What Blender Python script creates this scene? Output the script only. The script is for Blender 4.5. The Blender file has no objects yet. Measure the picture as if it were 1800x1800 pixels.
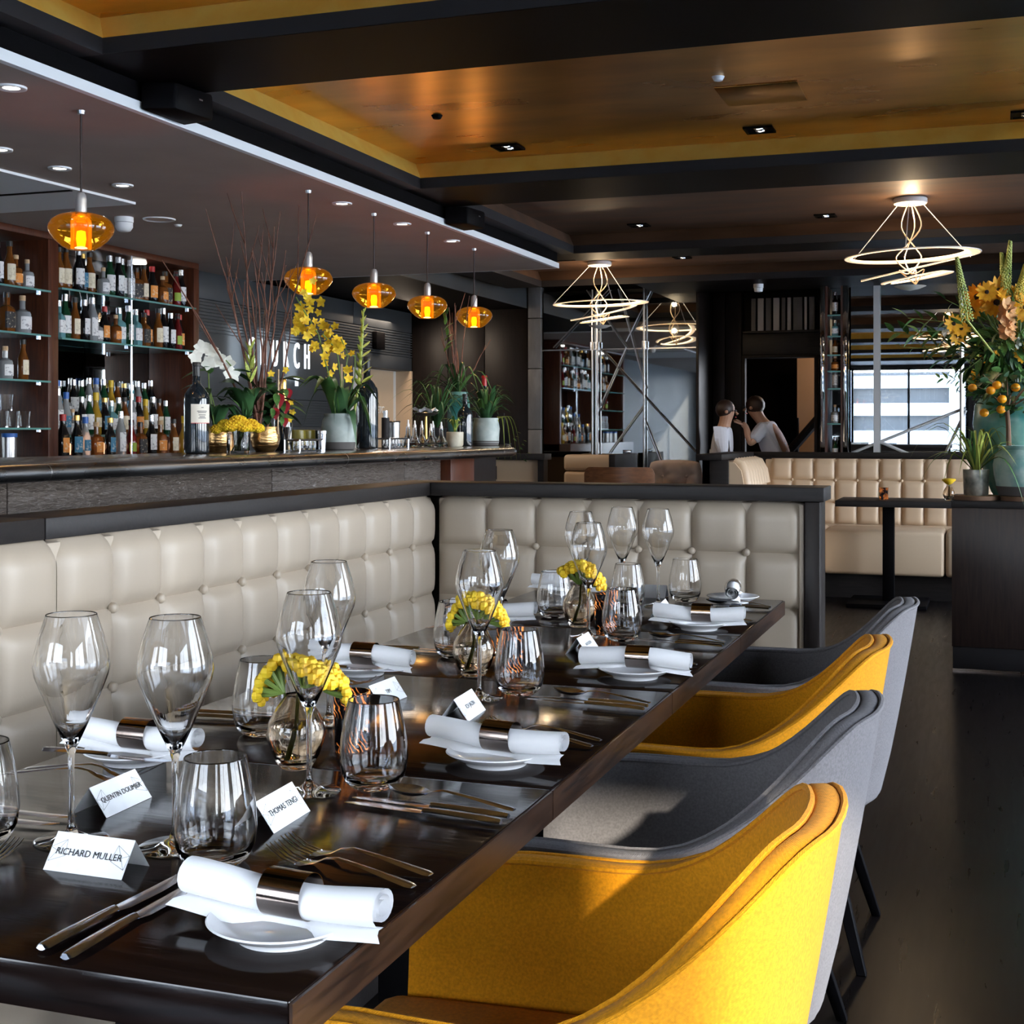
import bpy, bmesh, math, random
from mathutils import Vector, Matrix, Euler
random.seed(7)
PI = math.pi
R = math.radians
S = bpy.context.scene
COL = S.collection

# ------------------------------------------------------------------ camera
cam_d = bpy.data.cameras.new('camera')
cam = bpy.data.objects.new('camera', cam_d)
COL.objects.link(cam)
cam.location = (0, 0, 1.24)
cam.rotation_euler = (R(90), 0, R(19.3))
cam_d.sensor_width = 36
cam_d.lens = 36 * 2413 / 1800
cam_d.shift_y = -143 / 1800
cam_d.clip_start = 0.05
S.camera = cam

# ------------------------------------------------------------------ view, world, sun
S.view_settings.view_transform = 'Standard'
S.view_settings.look = 'None'
S.view_settings.gamma = 1
S.view_settings.use_curve_mapping = False
S.view_settings.exposure = 0.75
w = bpy.data.worlds.new('sky'); S.world = w; w.use_nodes = True
wn = w.node_tree.nodes; wl = w.node_tree.links
bg = wn['Background']
tc = wn.new('ShaderNodeTexCoord'); sx = wn.new('ShaderNodeSeparateXYZ')
rp = wn.new('ShaderNodeValToRGB')
wl.new(tc.outputs['Generated'], sx.inputs[0]); wl.new(sx.outputs['Z'], rp.inputs[0])
rp.color_ramp.elements[0].position = 0.0; rp.color_ramp.elements[0].color = (0.93, 0.96, 1.0, 1)
rp.color_ramp.elements[1].position = 0.6; rp.color_ramp.elements[1].color = (0.50, 0.66, 0.95, 1)
wl.new(rp.outputs[0], bg.inputs['Color'])
bg.inputs['Strength'].default_value = 13.0
sd = bpy.data.lights.new('sun', 'SUN'); sd.energy = 5.5; sd.angle = R(1.0); sd.color = (1.0, 0.90, 0.76)
sun = bpy.data.objects.new('sun', sd); COL.objects.link(sun)
sun.rotation_euler = Vector((-0.447, 0.894, -0.32)).to_track_quat('-Z', 'Y').to_euler()
cy = S.cycles
cy.max_bounces = 14; cy.transmission_bounces = 12; cy.transparent_max_bounces = 24
cy.glossy_bounces = 6; cy.diffuse_bounces = 4
cy.sample_clamp_indirect = 4.0; cy.caustics_reflective = False; cy.caustics_refractive = False
cy.use_denoising = True

# ------------------------------------------------------------------ materials
def mat(name, col, rough=0.5, metal=0.0, trans=0.0, ior=1.45, emit=None, es=0.0, coat=0.0, spec=None, sheen=0.0):
    m = bpy.data.materials.new(name); m.use_nodes = True
    b = m.node_tree.nodes['Principled BSDF']
    b.inputs['Base Color'].default_value = (*col, 1)
    b.inputs['Roughness'].default_value = rough
    b.inputs['Metallic'].default_value = metal
    b.inputs['Transmission Weight'].default_value = trans
    b.inputs['IOR'].default_value = ior
    b.inputs['Coat Weight'].default_value = coat
    b.inputs['Sheen Weight'].default_value = sheen
    if spec is not None: b.inputs['Specular IOR Level'].default_value = spec
    if emit: b.inputs['Emission Color'].default_value = (*emit, 1); b.inputs['Emission Strength'].default_value = es
    return m
def nodes(m): return m.node_tree.nodes, m.node_tree.links, m.node_tree.nodes['Principled BSDF']
def coords(m, scale=(1, 1, 1), gen='Object', rot=(0, 0, 0)):
    n, l, b = nodes(m)
    t = n.new('ShaderNodeTexCoord'); mp = n.new('ShaderNodeMapping')
    mp.inputs['Scale'].default_value = scale; mp.inputs['Rotation'].default_value = rot
    l.new(t.outputs[gen], mp.inputs[0]); return mp.outputs[0]
def noise_tint(m, c1, c2, scale=(1, 1, 1), sc=5.0, detail=4, lo=0.35, hi=0.65, bump=0.0, rough=None, dist=0.0, bdist=0.01):
    """vary the base colour between c1 and c2 by noise; optional bump and roughness range from the same noise"""
    n, l, b = nodes(m)
    t = n.new('ShaderNodeTexNoise'); t.inputs['Scale'].default_value = sc; t.inputs['Detail'].default_value = detail
    t.inputs['Distortion'].default_value = dist
    l.new(coords(m, scale), t.inputs['Vector'])
    r = n.new('ShaderNodeValToRGB'); l.new(t.outputs['Fac'], r.inputs[0])
    r.color_ramp.elements[0].position = lo; r.color_ramp.elements[0].color = (*c1, 1)
    r.color_ramp.elements[1].position = hi; r.color_ramp.elements[1].color = (*c2, 1)
    l.new(r.outputs[0], b.inputs['Base Color'])
    if bump:
        bp = n.new('ShaderNodeBump'); bp.inputs['Strength'].default_value = bump; bp.inputs['Distance'].default_value = bdist
        l.new(t.outputs['Fac'], bp.inputs['Height']); l.new(bp.outputs[0], b.inputs['Normal'])
    if rough:
        mr = n.new('ShaderNodeMapRange'); mr.inputs['To Min'].default_value = rough[0]; mr.inputs['To Max'].default_value = rough[1]
        l.new(t.outputs['Fac'], mr.inputs['Value']); l.new(mr.outputs[0], b.inputs['Roughness'])
    return m
def bump_noise(m, scale=(1, 1, 1), sc=50, strength=0.2, dist=0.002, detail=3):
    n, l, b = nodes(m)
    t = n.new('ShaderNodeTexNoise'); t.inputs['Scale'].default_value = sc; t.inputs['Detail'].default_value = detail
    l.new(coords(m, scale), t.inputs['Vector'])
    bp = n.new('ShaderNodeBump'); bp.inputs['Strength'].default_value = strength; bp.inputs['Distance'].default_value = dist
    l.new(t.outputs['Fac'], bp.inputs['Height']); l.new(bp.outputs[0], b.inputs['Normal'])
    return m
def weave(m, sc=300, strength=0.5):
    n, l, b = nodes(m)
    outs = []
    for rz in (0.5, -0.9):
        wv = n.new('ShaderNodeTexWave'); wv.inputs['Scale'].default_value = sc; wv.inputs['Distortion'].default_value = 1.5
        l.new(coords(m, (1, 1, 1), rot=(0.6, rz, rz)), wv.inputs['Vector']); outs.append(wv.outputs['Fac'])
    mx = n.new('ShaderNodeMath'); mx.operation = 'MULTIPLY'
    l.new(outs[0], mx.inputs[0]); l.new(outs[1], mx.inputs[1])
    bp = n.new('ShaderNodeBump'); bp.inputs['Strength'].default_value = strength; bp.inputs['Distance'].default_value = 0.0012
    l.new(mx.outputs[0], bp.inputs['Height']); l.new(bp.outputs[0], b.inputs['Normal'])
    # fine thread tint
    t = n.new('ShaderNodeTexNoise'); t.inputs['Scale'].default_value = 260; t.inputs['Detail'].default_value = 2
    l.new(coords(m), t.inputs['Vector'])
    c = Vector(b.inputs['Base Color'].default_value[:3])
    r = n.new('ShaderNodeValToRGB'); l.new(t.outputs['Fac'], r.inputs[0])
    r.color_ramp.elements[0].position = 0.3; r.color_ramp.elements[0].color = (*(c * 0.82), 1)
    r.color_ramp.elements[1].position = 0.7; r.color_ramp.elements[1].color = (*(c * 1.12), 1)
    l.new(r.outputs[0], b.inputs['Base Color'])
    return m
def wood(name, c1, c2, rough=(0.3, 0.5), axis='x', bump=0.15, sc=6.0, coat=0.0, spec=0.5):
    k = {'x': (1.2, 14, 14), 'y': (14, 1.2, 14), 'z': (14, 14, 1.2)}[axis]
    m = mat(name, c1, 0.4, coat=coat, spec=spec)
    return noise_tint(m, c1, c2, scale=k, sc=sc, detail=8, lo=0.3, hi=0.75, bump=bump, rough=rough, dist=0.6, bdist=0.002)
def thin_glass(name, tint=(1, 1, 1), refl=0.08, rough=0.0):
    m = bpy.data.materials.new(name); m.use_nodes = True
    n = m.node_tree.nodes; l = m.node_tree.links; n.clear()
    o = n.new('ShaderNodeOutputMaterial'); mx = n.new('ShaderNodeMixShader'); t = n.new('ShaderNodeBsdfTransparent')
    g = n.new('ShaderNodeBsdfGlossy'); g.inputs['Roughness'].default_value = rough; t.inputs['Color'].default_value = (*tint, 1)
    fr = n.new('ShaderNodeFresnel'); fr.inputs['IOR'].default_value = 1.45
    ad = n.new('ShaderNodeMath'); ad.operation = 'ADD'; ad.inputs[1].default_value = refl; ad.use_clamp = True
    l.new(fr.outputs[0], ad.inputs[0]); l.new(ad.outputs[0], mx.inputs[0])
    l.new(t.outputs[0], mx.inputs[1]); l.new(g.outputs[0], mx.inputs[2]); l.new(mx.outputs[0], o.inputs[0])
    return m

M = {}
M['floor'] = wood('dark floor boards', (0.003, 0.0024, 0.0024), (0.007, 0.005, 0.0045), (0.22, 0.38), 'y', 0.06, 3, spec=0.18)
M['wood_table'] = wood('black stained oak', (0.0035, 0.0022, 0.002), (0.011, 0.006, 0.005), (0.07, 0.20), 'x', 0.12, 5, spec=0.36)
M['wood_edge'] = wood('brown oak edge', (0.012, 0.007, 0.005), (0.055, 0.026, 0.014), (0.25, 0.4), 'y', 0.2, 6)
M['wood_dark'] = wood('dark wenge', (0.009, 0.0075, 0.0075), (0.020, 0.017, 0.0165), (0.4, 0.6), 'x', 0.2, 6, spec=0.3)
M['wood_darkv'] = wood('dark wenge upright', (0.006, 0.0045, 0.004), (0.014, 0.009, 0.0075), (0.35, 0.5), 'z', 0.15, 5, spec=0.25)
M['wood_red'] = wood('mahogany', (0.045, 0.011, 0.0045), (0.105, 0.028, 0.010), (0.25, 0.45), 'z', 0.1, 5)
M['wood_slice'] = wood('raw wood slice', (0.25, 0.12, 0.05), (0.55, 0.33, 0.16), (0.5, 0.7), 'x', 0.3, 8)
M['walnut'] = wood('walnut ply', (0.13, 0.05, 0.02), (0.26, 0.11, 0.045), (0.25, 0.4), 'x', 0.1, 5)
M['leather'] = bump_noise(mat('cream leather', (0.40, 0.335, 0.262), 0.40), sc=160, strength=0.12, dist=0.001)
M['leather_tan'] = bump_noise(mat('tan leather', (0.58, 0.43, 0.29), 0.42), sc=160, strength=0.12, dist=0.001)
M['leather_pink'] = bump_noise(mat('taupe leather', (0.72, 0.56, 0.46), 0.5), sc=120, strength=0.15, dist=0.001)
M['yellow'] = weave(mat('mustard wool', (0.66, 0.262, 0.006), 0.9, sheen=0.05, spec=0.2))
M['grey'] = weave(mat('grey wool', (0.165, 0.155, 0.158), 0.9, sheen=0.05, spec=0.2))
M['gold'] = noise_tint(mat('gold leaf', (0.8, 0.45, 0.1), 0.38, 1.0), (0.60, 0.31, 0.075), (0.92, 0.53, 0.15), scale=(1, 3, 3), sc=1.6, detail=3, lo=0.3, hi=0.7, rough=(0.22, 0.36))
M['gold_lip'] = noise_tint(mat('gold leaf lip', (0.9, 0.55, 0.12), 0.4, 0.35), (0.95, 0.50, 0.07), (1.0, 0.62, 0.12), sc=9, detail=6, bump=0.15, rough=(0.35, 0.5))
M['bronze'] = noise_tint(mat('bronze lacquer', (0.2, 0.1, 0.05), 0.4, 0.35), (0.085, 0.046, 0.028), (0.15, 0.082, 0.048), scale=(1, 4, 4), sc=2, rough=(0.45, 0.6))
M['black'] = mat('black lacquer', (0.003, 0.0026, 0.003), 0.5, spec=0.06)
M['charcoal'] = mat('charcoal paint', (0.020, 0.018, 0.019), 0.55, spec=0.2)
M['soffit'] = noise_tint(mat('taupe plaster', (0.2, 0.18, 0.17), 0.75), (0.42, 0.325, 0.27), (0.46, 0.36, 0.30), sc=3)
M['white_paint'] = mat('white paint', (0.86, 0.86, 0.85), 0.5)
M['wall_white'] = mat('plain pale plaster', (0.62, 0.60, 0.57), 0.7)
M['wall_grey'] = noise_tint(mat('slate grey panel', (0.06, 0.065, 0.07), 0.55), (0.028, 0.032, 0.036), (0.046, 0.051, 0.056), sc=2.5, rough=(0.4, 0.6))
M['stone'] = noise_tint(mat('grey stone panel', (0.1, 0.1, 0.1), 0.5), (0.09, 0.09, 0.092), (0.15, 0.148, 0.148), scale=(3, 3, 1), sc=3)
M['mirror'] = mat('smoked mirror', (0.80, 0.83, 0.84), 0.01, 1.0)
M['mirror_dark'] = mat('dark smoked mirror', (0.50, 0.53, 0.54), 0.02, 1.0)
M['chrome'] = mat('polished steel', (0.80, 0.86, 0.96), 0.18, 1.0)
M['steel'] = mat('brushed steel', (0.55, 0.55, 0.56), 0.28, 1.0)
M['zinc'] = noise_tint(mat('zinc bar edge', (0.3, 0.31, 0.33), 0.25, 1.0), (0.26, 0.27, 0.285), (0.36, 0.37, 0.39), scale=(1, .3, 1), sc=9, detail=5, bump=0.06, rough=(0.15, 0.4))
M['counter'] = mat('bar counter top', (0.11, 0.095, 0.085), 0.18)
M['glass'] = mat('clear glass', (1, 1, 1), 0.0, trans=1.0, ior=1.45)
M['glass_smoke'] = mat('smoky glass', (0.80, 0.72, 0.62), 0.02, trans=1.0, ior=1.4)
M['glass_shelf'] = mat('green shelf glass', (0.25, 0.55, 0.50), 0.05, trans=0.5, ior=1.45)
M['pane'] = thin_glass('window pane', (0.97, 0.98, 0.98), 0.0)
M['amber'] = thin_glass('amber glass', (1.0, 0.66, 0.16), 0.02)
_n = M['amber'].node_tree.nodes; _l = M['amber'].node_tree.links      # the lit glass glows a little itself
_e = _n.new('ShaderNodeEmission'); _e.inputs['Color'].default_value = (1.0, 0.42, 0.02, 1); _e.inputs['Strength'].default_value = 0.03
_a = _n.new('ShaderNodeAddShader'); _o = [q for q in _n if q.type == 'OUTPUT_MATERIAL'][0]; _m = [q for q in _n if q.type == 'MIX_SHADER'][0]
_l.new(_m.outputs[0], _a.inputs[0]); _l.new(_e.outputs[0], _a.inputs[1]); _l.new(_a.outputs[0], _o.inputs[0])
M['amber_core'] = mat('amber glowing core', (0.9, 0.4, 0.05), 0.4, emit=(1.0, 0.31, 0.012), es=0.6)
M['amber_core'] = thin_glass('amber lit core', (1.0, 0.50, 0.06), 0.0)
_n = M['amber_core'].node_tree.nodes; _l = M['amber_core'].node_tree.links
_e = _n.new('ShaderNodeEmission'); _e.inputs['Color'].default_value = (1.0, 0.36, 0.02, 1); _e.inputs['Strength'].default_value = 0.22
_a = _n.new('ShaderNodeAddShader'); _o = [q for q in _n if q.type == 'OUTPUT_MATERIAL'][0]; _m = [q for q in _n if q.type == 'MIX_SHADER'][0]
_l.new(_m.outputs[0], _a.inputs[0]); _l.new(_e.outputs[0], _a.inputs[1]); _l.new(_a.outputs[0], _o.inputs[0])
M['amber_hot'] = mat('amber bulb', (1, 0.7, 0.3), 0.4, emit=(1.0, 0.52, 0.10), es=3.5)
M['cord'] = mat('dark cord', (0.05, 0.03, 0.025), 0.7)
M['lamp_white'] = mat('white lamp shell', (0.85, 0.82, 0.78), 0.35)
M['led'] = mat('warm led strip', (1, 0.9, 0.7), 0.5, emit=(1.0, 0.64, 0.33), es=2.6)
M['lens'] = mat('lamp lens', (1, 1, 1), 0.3, emit=(1.0, 0.93, 0.82), es=7.0)
M['led_sign'] = mat('backlit letter', (1, 1, 1), 0.4, emit=(0.85, 0.93, 1.0), es=0.7)
M['glow'] = mat('backlit peach panel', (1, 0.7, 0.5), 0.5, emit=(1.0, 0.50, 0.28), es=1.1)
M['linen'] = bump_noise(mat('white linen', (0.86, 0.86, 0.87), 0.85), sc=500, strength=0.2, dist=0.0006)
M['china'] = mat('white china', (0.84, 0.84, 0.85), 0.12, coat=0.3)
M['card'] = noise_tint(mat('white card', (0.86, 0.87, 0.89), 0.7), (0.80, 0.81, 0.83), (0.88, 0.89, 0.90), sc=40, lo=0.2, hi=0.5)
M['ink'] = mat('black ink', (0.02, 0.02, 0.02), 0.6)
M['ring'] = mat('bronze napkin ring', (0.34, 0.28, 0.25), 0.13, 1.0)
M['cork'] = noise_tint(mat('cork', (0.6, 0.42, 0.25), 0.8), (0.50, 0.33, 0.18), (0.72, 0.52, 0.33), sc=60)
M['leaf'] = noise_tint(mat('green leaf', (0.05, 0.13, 0.03), 0.45), (0.04, 0.12, 0.03), (0.12, 0.25, 0.06), sc=9)
M['leaf_dark'] = noise_tint(mat('dark leaf', (0.02, 0.06, 0.02), 0.4), (0.014, 0.045, 0.016), (0.045, 0.12, 0.04), sc=9)
M['leaf_lime'] = noise_tint(mat('lime leaf', (0.35, 0.42, 0.06), 0.5), (0.26, 0.34, 0.05), (0.52, 0.55, 0.12), sc=12)
M['petal'] = noise_tint(mat('yellow petal', (0.85, 0.55, 0.02), 0.6), (0.70, 0.38, 0.01), (0.95, 0.68, 0.03), sc=30)
M['petal_orange'] = noise_tint(mat('orange petal', (0.9, 0.4, 0.02), 0.6), (0.85, 0.33, 0.01), (1.0, 0.55, 0.03), sc=30)
M['petal_peach'] = mat('peach petal', (0.9, 0.5, 0.22), 0.6)
M['petal_white'] = mat('white petal', (0.85, 0.84, 0.74), 0.6)
M['anthurium'] = mat('red spathe', (0.35, 0.01, 0.02), 0.3)
M['twig'] = noise_tint(mat('red brown twig', (0.13, 0.045, 0.025), 0.6), (0.09, 0.030, 0.018), (0.20, 0.075, 0.040), sc=30)
M['stem'] = mat('green stem', (0.16, 0.24, 0.05), 0.5)
M['fruit'] = bump_noise(mat('orange peel', (0.95, 0.36, 0.01), 0.4), sc=400, strength=0.2, dist=0.0006)
M['bark'] = mat('bark', (0.18, 0.10, 0.06), 0.8)
M['soil'] = mat('potting soil', (0.03, 0.02, 0.015), 0.95)
M['teal'] = noise_tint(mat('teal glaze', (0.1, 0.3, 0.28), 0.22), (0.06, 0.30, 0.28), (0.30, 0.55, 0.46), sc=6, detail=6, rough=(0.12, 0.35))
M['celadon'] = noise_tint(mat('celadon glaze', (0.35, 0.5, 0.46), 0.4), (0.25, 0.50, 0.46), (0.60, 0.74, 0.66), sc=14, detail=8, bump=0.4, bdist=0.004)
M['celadon_grey'] = noise_tint(mat('grey green glaze', (0.4, 0.45, 0.42), 0.4), (0.30, 0.36, 0.34), (0.52, 0.57, 0.53), sc=14, detail=8, bump=0.5, bdist=0.004)
M['cream_pot'] = noise_tint(mat('cream glaze', (0.6, 0.55, 0.4), 0.35), (0.45, 0.38, 0.26), (0.68, 0.64, 0.52), sc=12, bump=0.3, bdist=0.004)
M['raw_clay'] = mat('raw clay foot', (0.12, 0.11, 0.105), 0.8)
M['pewter'] = noise_tint(mat('mottled pewter', (0.3, 0.3, 0.27), 0.35, 0.7), (0.22, 0.23, 0.20), (0.65, 0.62, 0.52), sc=18, detail=8, bump=0.3, bdist=0.003)
M['hammered'] = noise_tint(mat('hammered gold', (0.6, 0.36, 0.14), 0.3, 1.0), (0.42, 0.24, 0.09), (0.72, 0.46, 0.20), scale=(1, 1, 4), sc=22, detail=3, bump=0.6, bdist=0.006)
M['skin'] = mat('skin', (0.45, 0.25, 0.16), 0.5)
M['hair'] = mat('dark hair', (0.03, 0.015, 0.01), 0.5)
M['shirt'] = mat('pale grey shirt', (0.55, 0.55, 0.60), 0.8)
M['trousers'] = mat('black trousers', (0.01, 0.01, 0.012), 0.8)
M['concrete'] = mat('terrace paving', (0.42, 0.42, 0.41), 0.9)
M['wood_cab'] = wood('cabinet timber', (0.016, 0.010, 0.009), (0.042, 0.025, 0.020), (0.3, 0.45), 'z', 0.1, 5)
M['louvre'] = mat('pale louvre', (0.5, 0.5, 0.52), 0.5)
M['lamp_metal'] = mat('satin lamp metal', (0.62, 0.60, 0.58), 0.35, 0.6)
M['facade_grey'] = mat('grey glazed facade', (0.020, 0.026, 0.032), 0.4)
M['facade_pale'] = mat('pale facade band', (0.30, 0.33, 0.36), 0.8)
M['facade_brown'] = mat('brown facade column', (0.035, 0.024, 0.018), 0.6)
M['brace'] = mat('pale brace paint', (0.50, 0.51, 0.52), 0.45)
M['ribbon_glow'] = mat('ribbon with added glow', (0.9, 0.8, 0.7), 0.5, emit=(1.0, 0.66, 0.38), es=0.6)  # LED light spread over the ribbon, put in as emission
M['paper'] = mat('label paper', (0.72, 0.66, 0.56), 0.7)
M['petal_olive'] = mat('olive glaze', (0.20, 0.16, 0.02), 0.3)
M['cup_blue'] = mat('dark blue glaze', (0.01, 0.05, 0.10), 0.3)
M['spike_yellow'] = noise_tint(mat('yellow green spike', (0.6, 0.5, 0.06), 0.6), (0.42, 0.40, 0.05), (0.72, 0.55, 0.08), sc=30)
def plaster_wave():
    m = mat('wave plaster', (0.115, 0.095, 0.082), 0.3)
    n, l, b = nodes(m)
    t = n.new('ShaderNodeTexNoise'); t.inputs['Scale'].default_value = 1; t.inputs['Detail'].default_value = 3
    l.new(coords(m, (1, 16, 75)), t.inputs['Vector'])
    bp = n.new('ShaderNodeBump'); bp.inputs['Strength'].default_value = 1.0; bp.inputs['Distance'].default_value = 0.03
    l.new(t.outputs['Fac'], bp.inputs['Height']); l.new(bp.outputs[0], b.inputs['Normal'])
    return m
M['wave'] = plaster_wave()
def votive_mat():
    m = mat('votive shell', (0.012, 0.010, 0.012), 0.12, emit=(1.0, 0.30, 0.06), es=0.0)
    n, l, b = nodes(m)
    wv = n.new('ShaderNodeTexWave'); wv.inputs['Scale'].default_value = 42; wv.inputs['Distortion'].default_value = 9; wv.inputs['Detail'].default_value = 2
    l.new(coords(m, (1, 1, 1.3), rot=(0.5, 0.4, 0)), wv.inputs['Vector'])
    r = n.new('ShaderNodeValToRGB'); l.new(wv.outputs['Fac'], r.inputs[0])
    r.color_ramp.elements[0].position = 0.78; r.color_ramp.elements[0].color = (0, 0, 0, 1)
    r.color_ramp.elements[1].position = 0.95; r.color_ramp.elements[1].color = (1, 1, 1, 1)
    t = n.new('ShaderNodeTexNoise'); t.inputs['Scale'].default_value = 30
    l.new(coords(m), t.inputs['Vector'])
    mr = n.new('ShaderNodeMapRange'); mr.inputs['From Min'].default_value = 0.45; mr.inputs['From Max'].default_value = 0.62
    l.new(t.outputs['Fac'], mr.inputs['Value'])
    mu = n.new('ShaderNodeMath'); mu.operation = 'MULTIPLY'; l.new(r.outputs[0], mu.inputs[0]); l.new(mr.outputs[0], mu.inputs[1])
    l.new(mu.outputs[0], b.inputs['Emission Strength'])  # candlelight through the pattern is put into the shell as orange emission
    return m
M['votive'] = votive_mat()

# ------------------------------------------------------------------ mesh helpers
class MB:
    def __init__(s): s.v = []; s.f = []
    def add(s, vs, fs):
        o = len(s.v); s.v += [tuple(v) for v in vs]; s.f += [tuple(i + o for i in f) for f in fs]; return s
    def box(s, x0, x1, y0, y1, z0, z1):
        v = [(x, y, z) for z in (z0, z1) for y in (y0, y1) for x in (x0, x1)]
        return s.add(v, [(0, 2, 3, 1), (4, 5, 7, 6), (0, 1, 5, 4), (2, 6, 7, 3), (0, 4, 6, 2), (1, 3, 7, 5)])
    def lathe(s, prof, n=24, c=(0, 0, 0), sq=0.0):
        """profile of (r, z) from bottom to top; r of 0 closes; sq>0 squares the section"""
        vs = []; fs = []; rows = []
        for r, z in prof:
            if r < 1e-6: rows.append([len(vs)]); vs.append((c[0], c[1], c[2] + z))
            else:
                row = []
                for k in range(n):
                    a = 2 * PI * k / n; ca, sa = math.cos(a), math.sin(a)
                    if sq: q = 1 / (abs(ca) ** sq + abs(sa) ** sq) ** (1 / sq)
                    else: q = 1
                    row.append(len(vs)); vs.append((c[0] + r * q * ca, c[1] + r * q * sa, c[2] + z))
                rows.append(row)
        for a, b in zip(rows, rows[1:]):
            if len(a) == 1 and len(b) == 1: continue
            for k in range(n):
                k2 = (k + 1) % n
                if len(a) == 1: fs.append((a[0], b[k2], b[k]))
                elif len(b) == 1: fs.append((a[k], a[k2], b[0]))
                else: fs.append((a[k], a[k2], b[k2], b[k]))
        return s.add(vs, fs)
    def tube(s, pts, r, n=8, cap=True):
        pts = [Vector(p) for p in pts]; m = len(pts)
        rs = r if isinstance(r, (list, tuple)) else [r] * m
        vs = []; fs = []
        t0 = (pts[1] - pts[0]).normalized()
        u = t0.orthogonal().normalized()
        for i, p in enumerate(pts):
            t = (pts[min(i + 1, m - 1)] - pts[max(i - 1, 0)]).normalized()
            u = (u - t * u.dot(t))
            u = u.normalized() if u.length > 1e-6 else t.orthogonal().normalized()
            v = t.cross(u)
            for k in range(n):
                a = 2 * PI * k / n
                vs.append(p + (u * math.cos(a) + v * math.sin(a)) * rs[i])
        for i in range(m - 1):
            for k in range(n):
                k2 = (k + 1) % n
                fs.append((i * n + k, i * n + k2, (i + 1) * n + k2, (i + 1) * n + k))
        if cap: fs += [tuple(reversed(range(n))), tuple(range((m - 1) * n, m * n))]
        return s.add(vs, fs)
    def grid(s, rows, closed_u=False, closed_v=False):
        nv = len(rows[0]); nu = len(rows)
        vs = [p for r in rows for p in r]; fs = []
        for i in range(nu if closed_u else nu - 1):
            i2 = (i + 1) % nu
            for j in range(nv if closed_v else nv - 1):
                j2 = (j + 1) % nv
                fs.append((i * nv + j, i2 * nv + j, i2 * nv + j2, i * nv + j2))
        return s.add(vs, fs)
    def prism(s, poly, z0, z1):
        n = len(poly)
        vs = [(x, y, z0) for x, y in poly] + [(x, y, z1) for x, y in poly]
        fs = [tuple(reversed(range(n))), tuple(range(n, 2 * n))] + [(i, (i + 1) % n, n + (i + 1) % n, n + i) for i in range(n)]
        return s.add(vs, fs)
    def ball(s, c, r, n=10, sz=1.0):
        k = max(4, n // 2)
        return s.lathe([(r * math.sin(PI * i / k), -r * sz * math.cos(PI * i / k)) for i in range(k + 1)], n, c)
    def mesh(s, name, bevel=0.0, seg=2, angle=38, smooth=True):
        me = bpy.data.meshes.new(name); me.from_pydata(s.v, [], s.f)
        bm = bmesh.new(); bm.from_mesh(me)
        if bevel:
            es = [e for e in bm.edges if len(e.link_faces) == 2 and e.calc_face_angle(0) > 0.6]
            bmesh.ops.bevel(bm, geom=es, offset=bevel, segments=seg, profile=0.5, affect='EDGES', clamp_overlap=True)
        bmesh.ops.recalc_face_normals(bm, faces=bm.faces[:])
        bm.to_mesh(me); bm.free()
        if smooth:
            me.shade_smooth(); me.set_sharp_from_angle(angle=R(angle))
        return me

def ob(name, mb, m, parent=None, loc=(0, 0, 0), rot=(0, 0, 0), bevel=0.0, seg=2, angle=38, mw=None, smooth=True):
    me = mb if isinstance(mb, bpy.types.Mesh) else mb.mesh(name, bevel, seg, angle, smooth)
    if m is not None and not me.materials: me.materials.append(M[m] if isinstance(m, str) else m)
    o = bpy.data.objects.new(name, me); COL.objects.link(o)
    if parent is not None: o.parent = parent
    if mw is not None: o.matrix_local = mw
    else: o.location = loc; o.rotation_euler = rot
    return o
def tag(o, label, cat, group=None, kind=None):
    o['label'] = label; o['category'] = cat
    if group: o['group'] = group
    if kind: o['kind'] = kind
    return o
def thing(name, label, cat, loc=(0, 0, 0), rz=0.0, group=None):
    o = bpy.data.objects.new(name, None); COL.objects.link(o); o.empty_display_size = 0.05
    o.location = loc; o.rotation_euler = (0, 0, rz)
    return tag(o, label, cat, group)
def struct(o): o['kind'] = 'structure'; return o
KIDS = {}
def dup(o, loc=None, rz=None, label=None, group=None, parent=None, rot=None):
    c = o.copy(); COL.objects.link(c)
    if parent is not None: c.parent = parent
    if loc is not None: c.location = loc
    if rz is not None: c.rotation_euler = (0, 0, rz)
    if rot is not None: c.rotation_euler = rot
    if label: c['label'] = label
    if group: c['group'] = group
    for ch in [k for k in bpy.data.objects if k.parent == o]:
        dup(ch, parent=c)
    return c
def frame(x, z):  # matrix with local X along x and local Z near z
    x = x.normalized(); y = z.cross(x)
    y = y.normalized() if y.length > 1e-5 else x.orthogonal().normalized()
    return Matrix((x, y, x.cross(y))).transposed().to_4x4()
def place(base, d, up=Vector((0, 0, 1)), s=1.0, sw=None):
    mw = Matrix.Translation(base) @ frame(Vector(d), Vector(up))
    return mw @ Matrix.Diagonal((s, sw or s, s, 1))
_mid = bpy.context
def text_mesh(body, size, extrude, align='CENTER', sx=1.0):
    cu = bpy.data.curves.new('lettering', 'FONT'); cu.body = body; cu.size = size; cu.extrude = extrude
    cu.align_x = align; cu.align_y = 'CENTER'; cu.resolution_u = 3
    o = bpy.data.objects.new('lettering', cu); COL.objects.link(o); o.scale = (1, 1, 1)
    dg = bpy.context.evaluated_depsgraph_get()
    me = bpy.data.meshes.new_from_object(o.evaluated_get(dg))
    bpy.data.objects.remove(o); bpy.data.curves.remove(cu)
    if sx != 1.0: me.transform(Matrix.Diagonal((sx, 1, 1, 1)))
    me.materials.clear()
    return me
def ordn(i):
    return ['first', 'second', 'third', 'fourth', 'fifth', 'sixth', 'seventh', 'eighth', 'ninth', 'tenth', 'eleventh', 'twelfth',
            'thirteenth', 'fourteenth', 'fifteenth', 'sixteenth', 'seventeenth', 'eighteenth', 'nineteenth', 'twentieth'][i]
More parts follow.
